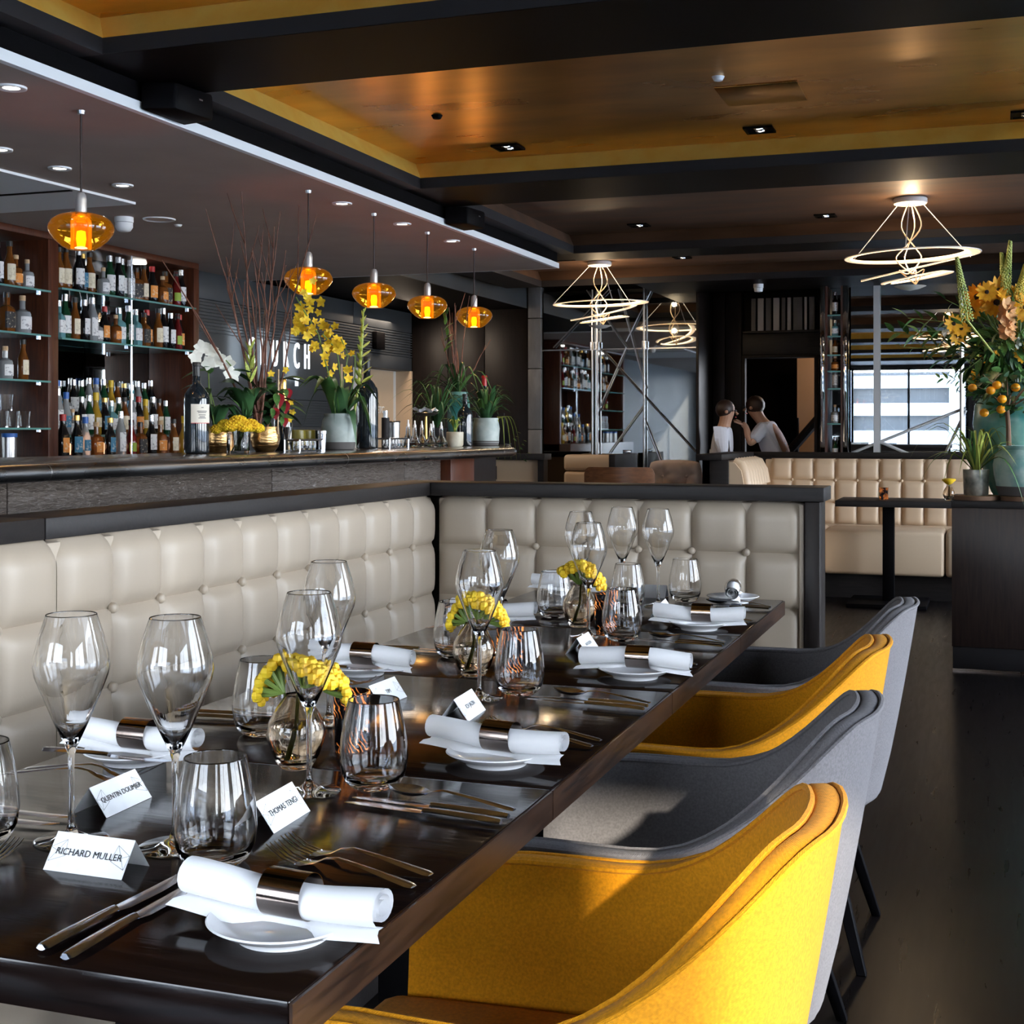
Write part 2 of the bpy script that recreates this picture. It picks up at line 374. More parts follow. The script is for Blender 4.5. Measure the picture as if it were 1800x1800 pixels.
def arc(p0, p1, lift, n=8):
    p0 = Vector(p0); p1 = Vector(p1)
    return [p0.lerp(p1, i / n) + Vector((0, 0, lift * 4 * (i / n) * (1 - i / n))) for i in range(n + 1)]

# ================================================================== THE SETTING
fl = struct(ob('floor', MB().box(-5.4, 2.6, -2.4, 14.2, -0.1, 0.0), 'floor'))
gr = struct(ob('ground', MB().box(2.6, 40, -30, 40, -0.5, -0.3), 'concrete'))
gr2 = struct(ob('ground_terrace', MB().box(-30, 2.6, -30, -2.5, -0.5, -0.3), 'concrete'))

ceil = struct(ob('ceiling', MB().box(-5.4, 2.6, -2.4, 14.2, 2.66, 2.80), 'black'))
ZB, ZL, ZT = 2.40, 2.451, 2.53
CX0, CX1 = -2.59, 1.75
coffers = [(-0.9, 1.07, 'gold'), (1.60, 3.58, 'gold'), (4.10, 6.07, 'gold'), (6.61, 8.62, 'bronze'), (9.0, 10.55, 'bronze')]
FARX = -3.84
ys = [-2.4] + [v for c in coffers for v in c[:2]] + [11.4]
for i in range(0, len(ys), 2):
    y0, y1 = ys[i], ys[i + 1]
    ob('beam', MB().box(-2.68, 2.4, y0, y1, ZB, ZL).box(-2.68, 2.4, y0 + (0.06 if i else 0), y1 - 0.06, ZL, 2.66), 'black', ceil)
for y0, y1, mm in coffers:
    CX0 = FARX + 0.4 if y0 == 9.0 else -2.59
    for xa, xb in ((min(-2.68, CX0 - .3), CX0), (CX1, 2.4)):
        ob('beam', MB().box(xa, xb, y0, y1, ZB, ZL), 'charcoal', ceil)
    for ya in (y0 - 0.004, y1 - 0.004):     # the dark lower edge of the coffer
        ob('edge_board', MB().box(CX0, CX1, ya, ya + 0.008, ZB + 0.001, ZL), 'charcoal', ceil)
    e = 0.045
    lip = MB()
    b = [(CX0, y0), (CX1, y0), (CX1, y1), (CX0, y1)]; t = [(CX0 - e, y0 - e), (CX1 + e, y0 - e), (CX1 + e, y1 + e), (CX0 - e, y1 + e)]
    lip.grid([[(x, y, ZL) for x, y in b], [(x, y, ZT) for x, y in t]], closed_v=True)
    ob('coffer_lip', lip, 'gold_lip' if mm == 'gold' else 'bronze', ceil, smooth=False)
    ob('coffer_panel', MB().box(CX0 - e, CX1 + e, y0 - e, y1 + e, ZT, ZT + 0.03), mm, ceil)
ob('access_panel', MB().box(-0.99, -0.68, 5.12, 5.43, ZT - 0.004, ZT - 0.0005), 'gold', ceil, bevel=0.002)
ob('ceiling_panel', MB().box(-3.86, -2.68, 8.56, 8.94, 2.40, 2.66), 'black', ceil)
ob('ceiling_panel', MB().box(-3.86, -2.68, 10.61, 11.46, 2.49, 2.66), 'black', ceil)

# lowered plaster ceiling over the bar
sof = struct(ob('ceiling_over_bar', MB().box(-5.12, -2.70, -2.4, 8.55, 2.30, 2.66), 'soffit'))
ob('edge_trim', MB().box(-2.70, -2.675, -2.4, 8.57, 2.30, 2.335).box(-5.1, -2.70, 8.55, 8.575, 2.30, 2.335), 'white_paint', sof)
ob('fascia', MB().box(-2.70, -2.682, -2.4, 8.55, 2.335, 2.42), 'black', sof)
ob('access_hatch', MB().prism([(-3.83, 3.4), (-3.75, 5.43), (-4.75, 5.43), (-4.75, 3.4)], 2.288, 2.299), 'white_paint', sof)
ob('hatch_joint', MB().box(-4.75, -3.79, 5.0, 5.02, 2.284, 2.2885), 'black', sof)
ext = struct(ob('ceiling_over_back', MB().box(-5.12, -3.86, 8.58, 11.4, 2.31, 2.66), 'black'))
ob('bulkhead_face', MB().box(-3.86, -3.845, 8.58, 11.4, 2.31, 2.50), 'wall_grey', ext)

# left wall: plain behind the camera, mirror behind the shelves, slate panels with the sign beyond
wl_ = struct(ob('wall_left', MB().box(-5.3, -5.12, -2.4, 14.2, 0, 2.66), 'wall_grey'))
zr = [(0.0, 0.62), (0.62, 1.27), (1.47, 1.895), (2.115, 2.30)]
yc = [7.62, 8.9, 10.2, 11.4]
for z0, z1 in zr:
    for a, b in zip(yc, yc[1:]):
        if (z0, z1) == (1.47, 1.895) and a == 10.2:
            ob('wall_panel', MB().box(-5.12, -4.95, a + .003, b - .003, 1.775, z1 - .002), 'wall_grey', wl_, bevel=0.003)
            continue
        if z0 == 0.62 and a == 10.2: continue
        ob('wall_panel', MB().box(-5.12, -4.95, a + .003, b - .003, z0 + .002, z1 - .002), 'wall_grey', wl_, bevel=0.003)
for z0, z1, yb in ((1.27, 1.47, 9.95), (1.895, 2.115, 11.4)):
    rb = MB().box(-5.12, -4.965, 7.62, yb, z0, z1)
    for k in range(10):
        zz = z0 + (k + 0.5) * (z1 - z0) / 10
        rb.box(-4.965, -4.948, 7.62, yb, zz - 0.006, zz + 0.006)
    o = ob('ribbed_band', rb, 'wall_grey', wl_); o['kind'] = 'stuff'
# lit opening in the left wall beyond the sign
ob('opening_back', MB().box(-5.11, -5.09, 9.97, 11.4, 0, 1.775), 'wall_white', wl_)
ob('opening_jamb', MB().box(-5.09, -4.94, 9.95, 9.985, 0, 1.775).box(-5.09, -4.94, 11.36, 11.39, 0, 1.775), 'leather_tan', wl_)
ob('beige_board', MB().box(-5.085, -5.07, 10.62, 11.26, 0.3, 1.77), 'leather_tan', wl_)
me = text_mesh('ETC', 0.085, 0.003)
ob('lettering', me, 'white_paint', wl_, loc=(-5.066, 10.98, 1.42), rot=(R(90), 0, R(90)))
lamp_o = bpy.data.lights.new('opening_light', 'AREA'); lamp_o.energy = 9; lamp_o.size = 0.5; lamp_o.color = (1.0, 0.80, 0.62)
lo = bpy.data.objects.new('opening_light', lamp_o); COL.objects.link(lo); lo.location = (-4.75, 10.7, 2.25)
lo.rotation_euler = (0, R(-18), 0)

# far wall, built from its panels
wf = struct(ob('wall_far', MB().box(-5.3, -2.346, 11.46, 12.1, 0, 2.66).box(-1.31, 2.6, 11.46, 12.1, 0, 2.66).box(-2.346, -2.06, 12.0, 12.1, 0, 2.66).box(-1.41, -1.31, 12.0, 12.1, 0, 2.66).box(-2.06, -1.41, 12.0, 12.1, 1.87, 2.66), 'black'))
xs = [-4.95, -4.6, -4.25, -3.84]
for a, b in zip(xs, xs[1:]):
    ob('wall_panel', MB().box(a + .003, b - .003, 11.40, 11.46, 0, 2.31), 'wood_darkv', wf, bevel=0.003)
for z0, z1 in ((0.0, 0.55), (0.55, 1.25), (1.25, 1.78), (1.78, 2.22), (2.22, 2.50)):
    ob('stone_panel', MB().box(-3.83, -3.715, 11.36, 11.46, z0 + .003, z1 - .003), 'stone', wf, bevel=0.003)
ob('pilaster', MB().box(-2.346, -2.32, 11.36, 12.0, 0, 2.62), 'wood_darkv', wf, bevel=0.004)
ob('wall_panel', MB().box(-2.315, -2.21, 11.94, 12.0, 0, 2.62), 'wood_darkv', wf, bevel=0.004)
ob('wall_panel', MB().box(-2.205, -2.065, 11.94, 12.0, 0, 2.62), 'wood_darkv', wf, bevel=0.004)
ob('lintel_board', MB().box(-2.055, -1.32, 11.93, 12.0, 1.896, 2.08), 'wood_dark', wf, bevel=0.004)
ob('niche_shelf', MB().box(-2.04, -1.32, 11.86, 12.0, 2.08, 2.10), 'wood_dark', wf, bevel=0.003)
ob('door_frame', MB().box(-2.06, -2.03, 11.92, 12.0, 0, 1.87).box(-1.44, -1.41, 11.92, 12.0, 0, 1.87).box(-2.06, -1.41, 11.92, 12.0, 1.87, 1.894), 'charcoal', wf, bevel=0.003)
# the corridor behind the opening
cor = struct(ob('wall_corridor', MB().box(-2.6, -0.6, 13.9, 14.0, 0, 2.6).box(-2.6, -2.5, 12.1, 13.9, 0, 2.6), 'black'))
ob('lit_wall', MB().box(-1.80, -0.7, 13.55, 13.6, 0, 2.02), 'leather_tan', cor)
ob('stair_rail', MB().tube([(-1.85, 13.0, 0.98), (-1.30, 13.0, 1.62)], 0.045, 8).tube([(-1.72, 13.0, 0.2), (-1.72, 13.0, 1.36)], 0.012, 6), 'wood_dark', cor)
lc = bpy.data.lights.new('corridor_light', 'AREA'); lc.energy = 5; lc.size = 0.3; lc.color = (1, 0.62, 0.36)
lco = bpy.data.objects.new('corridor_light', lc); COL.objects.link(lco); lco.location = (-1.2, 12.9, 2.45)

# right wall and near wall: the daylight windows
def window_wall(name, n0, axis, fixed, spans, zs, lo_, hi_):
    """a wall with window openings, and a framed, glazed window in each"""
    th = 0.15 if fixed > 0 else -0.15
    bx = lambda u0, u1, z0, z1, d0=0.0, d1=1.0: (lambda a, b: MB().box(min(a, b), max(a, b), u0, u1, z0, z1) if axis == 'x' else MB().box(u0, u1, min(a, b), max(a, b), z0, z1))(fixed + th * d0, fixed + th * d1)
    wb = bx(lo_, hi_, 0, zs[0]); 
    up = bx(lo_, hi_, zs[1], 2.66); wb.add(up.v, up.f)
    edges = [lo_] + [v for s_ in spans for v in s_] + [hi_]
    for i in range(0, len(edges), 2):
        q = bx(edges[i], edges[i + 1], zs[0], zs[1]); wb.add(q.v, q.f)
    struct(ob(name, wb, 'charcoal'))
    for k, (u0, u1) in enumerate(spans):
        f = MB()
        um = (u0 + u1) / 2
        for a, b, z0, z1 in ((u0, u0 + .05, *zs), (u1 - .05, u1, *zs), (um - .02, um + .02, *zs), (u0, u1, zs[0], zs[0] + .05), (u0, u1, zs[1] - .05, zs[1])):
            q = bx(a, b, z0, z1, 0.35, 0.7); f.add(q.v, q.f)
        fo = struct(ob(f'window_{n0 + k}', f, 'black'))
        ob('pane', bx(u0 + .05, um - .02, zs[0] + .05, zs[1] - .05, 0.5, 0.54), 'pane', fo)
        ob('pane', bx(um + .02, u1 - .05, zs[0] + .05, zs[1] - .05, 0.5, 0.54), 'pane', fo)
window_wall('wall_right', 1, 'x', 2.4, [(-1.7, 0.5), (1.1, 3.1), (3.6, 5.6), (6.1, 8.1), (8.6, 10.8)], (0.25, 2.36), -2.4, 14.2)
window_wall('wall_near', 6, 'y', -2.4, [(-4.6, -2.9), (-2.4, -0.4), (1.58, 2.34)], (0.45, 2.36), -5.3, 2.6)
for (px, py, sx_, rot) in [(2.47, y, 2.0, 'r') for y in (-0.6, 2.1, 4.6, 7.1, 9.7)] + [(x, -2.47, 1.9, 'n') for x in (-3.75, -1.4)]:
    pl = bpy.data.lights.new('window_portal', 'AREA'); pl.shape = 'RECTANGLE'; pl.size = sx_; pl.size_y = 2.1 if rot == 'r' else 1.8
    pl.cycles.is_portal = True
    po = bpy.data.objects.new('window_portal', pl); COL.objects.link(po); po.location = (px, py, 1.3)
    po.rotation_euler = (R(90), 0, R(90)) if rot == 'r' else (R(90), 0, R(180))
    po.rotation_euler = Vector((-1, 0, 0) if rot == 'r' else (0, 1, 0)).to_track_quat('-Z', 'Z').to_euler()

n2 = struct(ob('building_opposite', MB().box(-14, 14, -4, 4, 0.0, 3.3), 'facade_grey', loc=(-1, -24, -0.3)))
for r_ in range(4):
    ob('floor_band', MB().box(-14.05, 14.05, 3.9, 4.25, .35 + r_ * .82, .72 + r_ * .82), 'facade_pale', n2)
for k in range(9): ob('facade_column', MB().box(-13.6 + k * 3.35, -13.1 + k * 3.35, 4.0, 4.5, 0, 3.3), 'facade_brown' if k % 2 else 'facade_pale', n2)
for k in range(3):
    pb = thing('planter_box', f'white planter box on the terrace outside, {ordn(k)} along the near windows', 'planter', (-3.0 + k * 2.1, -4.2, -0.3), 0, 'terrace planter boxes')
    ob('box', MB().box(-.8, .8, -.25, .25, 0, 1.3), 'white_paint', pb, bevel=0.01); ob('soil', MB().box(-.75, .75, -.2, .2, 1.3, 1.305), 'soil', pb)

# big mirrors on the far wall with their steel bracing
mir = thing('wall_mirror', 'tall smoked wall mirror with steel rod bracing at the end of the bar', 'mirror', (-3.02, 11.40, 0))
for a, b, z0, z1 in ((-3.70, -3.27, 0.4, 1.935), (-3.24, -2.35, 0.4, 1.935), (-3.70, -3.27, 1.945, 2.45), (-3.24, -2.35, 1.945, 2.45)):
    ob('mirror_panel', MB().box(a + 3.02, b + 3.02, 0, 0.02, z0, z1), 'mirror_dark', mir)
ob('mirror_frame', MB().box(-0.70, 0.69, 0.0, 0.02, 1.934, 1.946), 'steel', mir)
for x in (-3.245, -3.20, -2.79):
    ob('upright_rod', MB().tube([(x + 3.02, -0.05, 0.5), (x + 3.02, -0.05, 2.45)], 0.008, 8), 'steel', mir)
for x in (-3.245, -3.20, -2.79):
    ob('clamp', MB().tube([(x + 3.02, -0.05, 1.93), (x + 3.02, -0.05, 2.0)], 0.019, 8), 'chrome', mir)
for (xa, za, xb, zb) in ((-3.60, 1.96, -3.10, 2.45), (-3.02, 2.45, -2.78, 1.6), (-3.18, 1.95, -2.35, 1.06), (-2.95, 1.95, -3.2, 1.4), (-3.1, 1.05, -2.8, 1.45), (-2.8, 1.35, -2.62, 0.9), (-3.30, 2.45, -2.95, 1.95), (-2.95, 2.0, -2.72, 2.45)):
    ob('brace_rod', MB().tube([(xa + 3.02, -0.035, za), (xb + 3.02, -0.035, zb)], 0.006, 6), 'steel', mir)
mi2 = thing('wall_mirror', 'wide bright mirror with crossed steel braces behind the tan banquette', 'mirror', (0.2, 11.36, 0))
ob('mirror_panel', MB().box(-1.28, -0.435, 0, 0.03, 0.9, 2.56), 'mirror', mi2)
ob('mirror_panel', MB().box(-0.425, 0.75, 0, 0.03, 0.9, 2.56), 'mirror', mi2)
ob('top_rail', MB().box(-1.28, -0.20, -0.03, 0.0, 2.50, 2.60), 'steel', mi2)
ob('upright_post', MB().tube([(-0.43, -0.05, 0.9), (-0.43, -0.05, 2.55)], 0.016, 8), 'steel', mi2)
ob('upright_post', MB().box(-1.10, -1.05, -0.045, -0.02, 0.9, 2.4), 'brace', mi2)
for (xa, za, xb, zb) in ((-1.27, 1.06, -0.4, 1.42), (-1.05, 1.15, -0.80, 1.04), (-0.56, 1.04, -0.40, 1.40)):
    ob('brace_rod', MB().tube([(xa, -0.03, za), (xb, -0.03, zb)], 0.012, 6), 'brace', mi2)

# chrome display column with bottles
col_ = thing('display_column', 'narrow mirror-framed display column with lit shelves of bottles', 'display case', (-1.20, 11.22, 0))
ob('side_frame', MB().box(-0.11, -0.068, 0, 0.22, 1.0, 2.52), 'mirror', col_, bevel=0.012)
ob('side_frame', MB().box(0.068, 0.11, 0, 0.22, 1.0, 2.52), 'mirror', col_, bevel=0.012)
ob('top_frame', MB().box(-0.068, 0.068, 0, 0.22, 2.475, 2.52), 'chrome', col_, bevel=0.01)
ob('inner_lining', MB().box(-0.068, -0.052, 0.01, 0.2, 1.0, 2.475).box(0.052, 0.068, 0.01, 0.2, 1.0, 2.475), 'wood_red', col_)
ob('back_panel', MB().box(-0.052, 0.052, 0.19, 0.2, 1.0, 2.475), 'mirror_dark', col_)
col_z = (2.17, 2.00, 1.85, 1.72, 1.58, 1.30)
for z in col_z:
    ob('shelf', MB().box(-0.052, 0.052, 0.005, 0.19, z - 0.012, z), 'glass_shelf', col_)
lcz = bpy.data.lights.new('column_light', 'POINT'); lcz.energy = 0.8; lcz.color = (1, 0.6, 0.3); lcz.shadow_soft_size = 0.02
lq = bpy.data.objects.new('column_light', lcz); COL.objects.link(lq); lq.location = (-1.20, 11.30, 2.45)

# ribbed louvre in the niche over the corridor opening
lv = thing('louvre_grille', 'row of pale ribbed louvre strips in dark niche above corridor opening', 'grille', (-1.70, 11.95, 2.102))
xx = -0.28
for k, wd in enumerate((0.035, 0.05, 0.045, 0.05, 0.03, 0.03, 0.075, 0.02, 0.045)):
    st = MB().box(xx, xx + wd, 0.0, 0.03, 0, 0.285)
    for j in range(22): st.box(xx, xx + wd, -0.006, 0, 0.006 + j * 0.012, 0.012 + j * 0.012)
    ob('louvre_strip', st, 'louvre' if k % 2 else 'stone', lv); xx += wd + 0.02

# ================================================================== TABLES
def table(y0, y1, label, first=None):
    t = thing('dining_table', label, 'table', (-0.95, (y0 + y1) / 2, 0), 0, 'dark oak tables pushed end to end')
    h = (y1 - y0) / 2 - 0.0015
    ob('tabletop', MB().box(-0.38, 0.38, -h, h, 0.706, 0.75), 'wood_table', t, bevel=0.003)
    ob('edge_lipping', MB().box(0.3802, 0.3835, -h, h, 0.708, 0.748), 'wood_edge', t)
    ob('pedestal', MB().box(-0.035, 0.035, -0.035, 0.035, 0.03, 0.706), 'black', t, bevel=0.004)
    ob('foot_plate', MB().box(-0.22, 0.22, -0.22, 0.22, 0.0, 0.015).box(-0.07, 0.07, -0.07, 0.07, 0.015, 0.03), 'black', t, bevel=0.003)
TY = [1.047, 1.787, 2.526, 3.265, 4.004]
for k, l in enumerate(['dark oak table nearest the camera, with the knife pair on its corner', 'dark oak table second from the camera, beside the first grey chair',
                       'dark oak table third from the camera, beside the second yellow chair', 'dark oak table at the far end, against the corner banquette']):
    table(TY[k], TY[k + 1], l)

# ================================================================== BANQUETTES
def pad_mesh(wd, ht, top=False, n=10, depth=0.026):
    """one stitched leather square, bulging along +Z, in the XY plane (x across, y up)"""
    rows = []
    for i in range(n + 1):
        row = []
        for j in range(n + 1):
            u = i / n; v = j / n
            e = lambda q: 1 - (abs(2 * q - 1)) ** 4
            uu = e(u); vv = e(v) if not (top and v > 0.5) else 1.0
            z = depth * (max(uu, 0) ** 0.5) * (max(vv, 0) ** 0.5)
            y = v * ht
            if top and v > 0.62:
                q = (v - 0.62) / 0.38
                z -= depth * 1.3 * q ** 2.6 * (1.0)
            row.append(((u - 0.5) * wd, y, z))
        rows.append(row)
    return MB().grid(rows).mesh('pad', angle=180)
def tufted(parent, o, ex, n, pitch, rows, m, base=0.0, skip=()):
    """rows of pads starting at o along ex; normal = ex x up"""
    ez = Vector((0, 0, 1)); ex = Vector(ex)
    nrm = ex.cross(ez)
    rotm = Matrix((ex, ez, nrm)).transposed().to_4x4()
    btn = MB().lathe([(0.012, -0.004), (0.012, 0.003), (0.0095, 0.0075), (0.005, 0.0098), (0, 0.010)], 12).mesh('button'); btn.materials.append(M[m])
    for r, (z0, z1) in enumerate(rows):
        pm = pad_mesh(pitch, z1 - z0, top=(r == 0)); pm.materials.append(M[m])
        for k in range(n):
            if (r, k) in skip: continue
            p = Vector(o) + ex * (pitch * (k + 0.5)); p.z = z0
            ob('pad', pm, None, parent, mw=Matrix.Translation(p) @ rotm)
        if r + 1 < len(rows):
            for k in range(1, n):
                p = Vector(o) + ex * (pitch * k); p.z = z0
                ob('button', btn, None, parent, mw=Matrix.Translation(p + nrm * 0.006) @ rotm)
ROWS = [(0.853, 1.018), (0.68, 0.853), (0.505, 0.68)]
bq = thing('banquette', 'cream leather banquette with buttoned back along left side of the tables', 'banquette', (0, 0, 0))
P1 = 0.1816
tufted(bq, (-1.82, 2.350 - 7 * P1, 0), (0, 1, 0), 7, P1, ROWS, 'leather')
tufted(bq, (-1.82, 2.360, 0), (0, 1, 0), 11, (4.363 - 2.360) / 11, ROWS, 'leather')
ob('back_board', MB().box(-1.865, -1.822, 1.05, 4.37, 0.2, 1.012), 'leather', bq, bevel=0.01)
ob('seat_cushion', MB().box(-1.80, -1.22, 1.05, 2.352, 0.31, 0.47), 'leather', bq, bevel=0.03, seg=3)
ob('seat_cushion', MB().box(-1.80, -1.22, 2.358, 3.72, 0.31, 0.47), 'leather', bq, bevel=0.03, seg=3)
ob('plinth', MB().box(-1.80, -1.28, 1.05, 3.72, 0.0, 0.31), 'wood_dark', bq)
bf = thing('banquette', 'cream leather banquette with buttoned back across the far end of the tables', 'banquette', (0, 0, 0))
tufted(bf, (-1.795, 4.37, 0), (1, 0, 0), 7, 0.1760, ROWS + [(0.36, 0.505)], 'leather')
ob('back_board', MB().box(-1.80, -0.562, 4.372, 4.415, 0.02, 1.012), 'leather', bf, bevel=0.01)
ob('end_roll', MB().box(-0.572, -0.556, 4.345, 4.415, 0.02, 1.010), 'leather', bf, bevel=0.007)
ob('seat_cushion', MB().box(-1.80, -0.575, 4.06, 4.35, 0.31, 0.47), 'leather', bf, bevel=0.03, seg=3)
ob('plinth', MB().box(-1.80, -0.60, 4.10, 4.35, 0.0, 0.31), 'wood_dark', bf)

# low timber partition behind the banquettes
pt = thing('low_partition', 'low dark timber partition with a thick cap behind the cream banquettes', 'partition', (0, 0, 0))
ob('panel', MB().box(-1.93, -1.868, 1.0, 4.48, 0, 1.02), 'wood_dark', pt)
ob('panel', MB().box(-1.87, -0.512, 4.418, 4.48, 0, 1.02), 'wood_dark', pt)
ob('end_post', MB().box(-0.553, -0.506, 4.335, 4.48, 0, 1.018), 'wood_darkv', pt, bevel=0.003)
capz = (1.020, 1.064)
ob('cap_board', MB().box(-1.96, -1.80, 1.0, 2.297, *capz), 'wood_dark', pt, bevel=0.003)
ob('cap_board', MB().prism([(-1.96, 2.300), (-1.80, 2.300), (-1.80, 4.30), (-1.96, 4.50)], *capz), 'wood_dark', pt, bevel=0.003)
ob('cap_board', MB().prism([(-1.80, 4.303), (-0.49, 4.303), (-0.49, 4.50), (-1.957, 4.50)], *capz), 'wood_dark', pt, bevel=0.003)

# ================================================================== CHAIRS
def chair_proto(mkey):
    t = thing('tub_armchair', 'x', 'chair')
    N = 48
    def plan(s, grow=0.0):
        """U line: s 0..1 from the front of one arm round the back to the other; returns (x, y) and outward normal"""
        a_len = 0.30; r = 0.295
        arc_l = PI * r; tot = 2 * a_len + arc_l
        d = s * tot
        if d < a_len: p = Vector((-0.31 + d / a_len * 0.30, -r)); nn = Vector((0, -1)); p.y += 0.02 * (1 - d / a_len) ** 2
        elif d > tot - a_len: q = (tot - d) / a_len; p = Vector((-0.31 + q * 0.30, r)); nn = Vector((0, 1)); p.y -= 0.02 * (1 - q) ** 2
        else:
            a = (d - a_len) / arc_l * PI - PI / 2
            ca, sa = math.cos(a), math.sin(a)
            p = Vector((-0.01 + r * 1.04 * abs(ca) ** 0.85, r * math.copysign(abs(sa) ** 0.85, sa))); nn = Vector((ca, sa)).normalized()
        return p + nn * grow, nn
    def top(s):
        q = abs(2 * s - 1)                      # 0 at the back, 1 at the arm front
        k = min(1, max(0, (0.62 - q) / 0.50)); k = k * k * (3 - 2 * k)
        return 0.650 + 0.172 * k - 0.012 * max(0, q - 0.8) / 0.2
    def low_scale(z, zt):                        # the shell narrows downwards
        return 0.74 + 0.26 * min(1, max(0, (z - 0.36) / (zt - 0.36))) ** 0.8
    th = 0.036
    rows = []; rim_o = []; rim_i = []
    for i in range(N + 1):
        s = i / N; zt = top(s); row = []
        def pt_(off, z):
            p, nn = plan(s, off)
            k = low_scale(z, zt)
            return Vector(((p.x + 0.05) * k - 0.05 if p.x > -0.05 else p.x * (0.9 + 0.1 * k), p.y * (k * 0.75 + 0.25), z))
        outer = [pt_(0, 0.375 + (zt - 0.375) * q) for q in (0, 0.2, 0.4, 0.6, 0.8, 0.93, 1.0)]
        inner = [pt_(-th, z) for z in [0.40 + (zt - 0.40) * q for q in (1.0, 0.93, 0.8, 0.6, 0.4, 0.2, 0)]]
        tp = [pt_(-th * 0.25, zt + 0.007), pt_(-th * 0.75, zt + 0.007)]
        row = outer + tp + inner
        rim_o.append(outer[-1] + Vector((0, 0, 0.004))); rim_i.append(inner[0] + Vector((0, 0, 0.004)))
        rows.append(row)
    mb = MB().grid(rows)
    nv = len(rows[0])
    mb.f.append(tuple(reversed(range(nv)))); mb.f.append(tuple(N * nv + j for j in range(nv)))
    ob('tub_shell', mb, mkey, t, angle=60)
    ob('piping', MB().tube(rim_o, 0.0042, 6), mkey, t)
    ob('piping', MB().tube(rim_i, 0.0042, 6), mkey, t)
    # seat
    poly = []
    for i in range(0, N + 1, 2):
        p, nn = plan(i / N, -th - 0.004); poly.append((((p.x + 0.05) * 0.86 - 0.05) if p.x > -0.05 else p.x, p.y * 0.90))
    poly += [(-0.335, 0.20), (-0.345, 0.0), (-0.335, -0.20)]
    ob('seat_cushion', MB().prism(poly, 0.36, 0.475), mkey, t, bevel=0.022, seg=3, angle=50)
    base = []
    for i in range(0, N + 1, 2):
        p, nn = plan(i / N, -0.02); base.append((((p.x + 0.05) * 0.72 - 0.05) if p.x > -0.05 else p.x * 0.85, p.y * 0.78))
    ob('base_frame', MB().prism(base, 0.345, 0.385), 'black', t, bevel=0.004)
    for fx, fy, tx_, ty_ in ((-0.235, -0.215, -0.20, -0.15), (-0.235, 0.215, -0.20, 0.15), (0.185, -0.205, 0.085, -0.12), (0.185, 0.205, 0.085, 0.12)):
        pts = [Vector((tx_, ty_, 0.35)), Vector((fx, fy, 0.0))]
        leg = MB()
        for p, hw in ((pts[0], 0.017), (pts[1], 0.011)):
            leg.v += [(p.x - hw, p.y - hw, p.z), (p.x + hw, p.y - hw, p.z), (p.x + hw, p.y + hw, p.z), (p.x - hw, p.y + hw, p.z)]
        leg.f += [(3, 2, 1, 0), (4, 5, 6, 7)] + [(i, (i + 1) % 4, 4 + (i + 1) % 4, 4 + i) for i in range(4)]
        ob('leg', leg, 'black', t, bevel=0.002, seg=1)
    return t
cy_ = chair_proto('yellow'); cg_ = chair_proto('grey')
CH = 'tub armchairs along the tables'
cy_.location = (-0.450, 1.512, 0); cy_['label'] = 'mustard yellow tub armchair nearest the camera'; cy_['group'] = CH
cg_.location = (-0.455, 2.125, 0); cg_['label'] = 'grey tub armchair between the two yellow chairs'; cg_['group'] = CH
dup(cy_, (-0.484, 2.752, 0), 0, 'second mustard yellow tub armchair, between the two grey chairs', CH)
dup(cg_, (-0.466, 3.42, 0), 0, 'far grey tub armchair beside the end of the cream banquette', CH)

# ================================================================== BAR
BZ = 1.155
bar = thing('bar_counter', 'long bar counter with rounded zinc edge and wave-textured front', 'bar counter', (0, 0, 0))
ob('counter_top', MB().prism([(-2.96, 1.0), (-2.275, 1.0), (-2.275, 6.50), (-2.33, 6.58), (-2.83, 8.00), (-2.96, 8.0)], BZ - 0.035, BZ), 'counter', bar, bevel=0.002)
prof = []
edge = MB()
path = [(-2.275, 1.0), (-2.275, 6.47), (-2.285, 6.53), (-2.33, 6.59), (-2.42, 6.83), (-2.82, 7.98), (-2.96, 8.0)]
edge.tube([(x, y, BZ - 0.0215) for x, y in path], 0.0225, 14)
ob('zinc_edge', edge, 'zinc', bar)
for y in (2.9, 4.6, 5.6): ob('edge_joint', MB().tube([(-2.275, y, BZ - 0.0215), (-2.275, y + 0.004, BZ - 0.0215)], 0.0227, 14), 'steel', bar)
for y0, y1 in ((1.0, 3.02), (3.025, 4.45), (4.455, 5.65), (5.655, 6.08)):
    ob('front_panel', MB().box(-2.52, -2.49, y0, y1, 0.12, BZ - 0.035), 'wave', bar, bevel=0.002)
ob('end_post', MB().box(-2.54, -2.44, 6.085, 6.40, 0.0, BZ - 0.035), 'wood_red', bar, bevel=0.004)
ob('kick_plate', MB().box(-2.56, -2.53, 1.0, 6.08, 0.0, 0.12), 'steel', bar)
ob('carcass', MB().box(-2.93, -2.525, 1.0, 6.40, 0.0, BZ - 0.036).box(-2.94, -2.87, 6.40, 7.9, 0.0, BZ - 0.036), 'wood_darkv', bar)

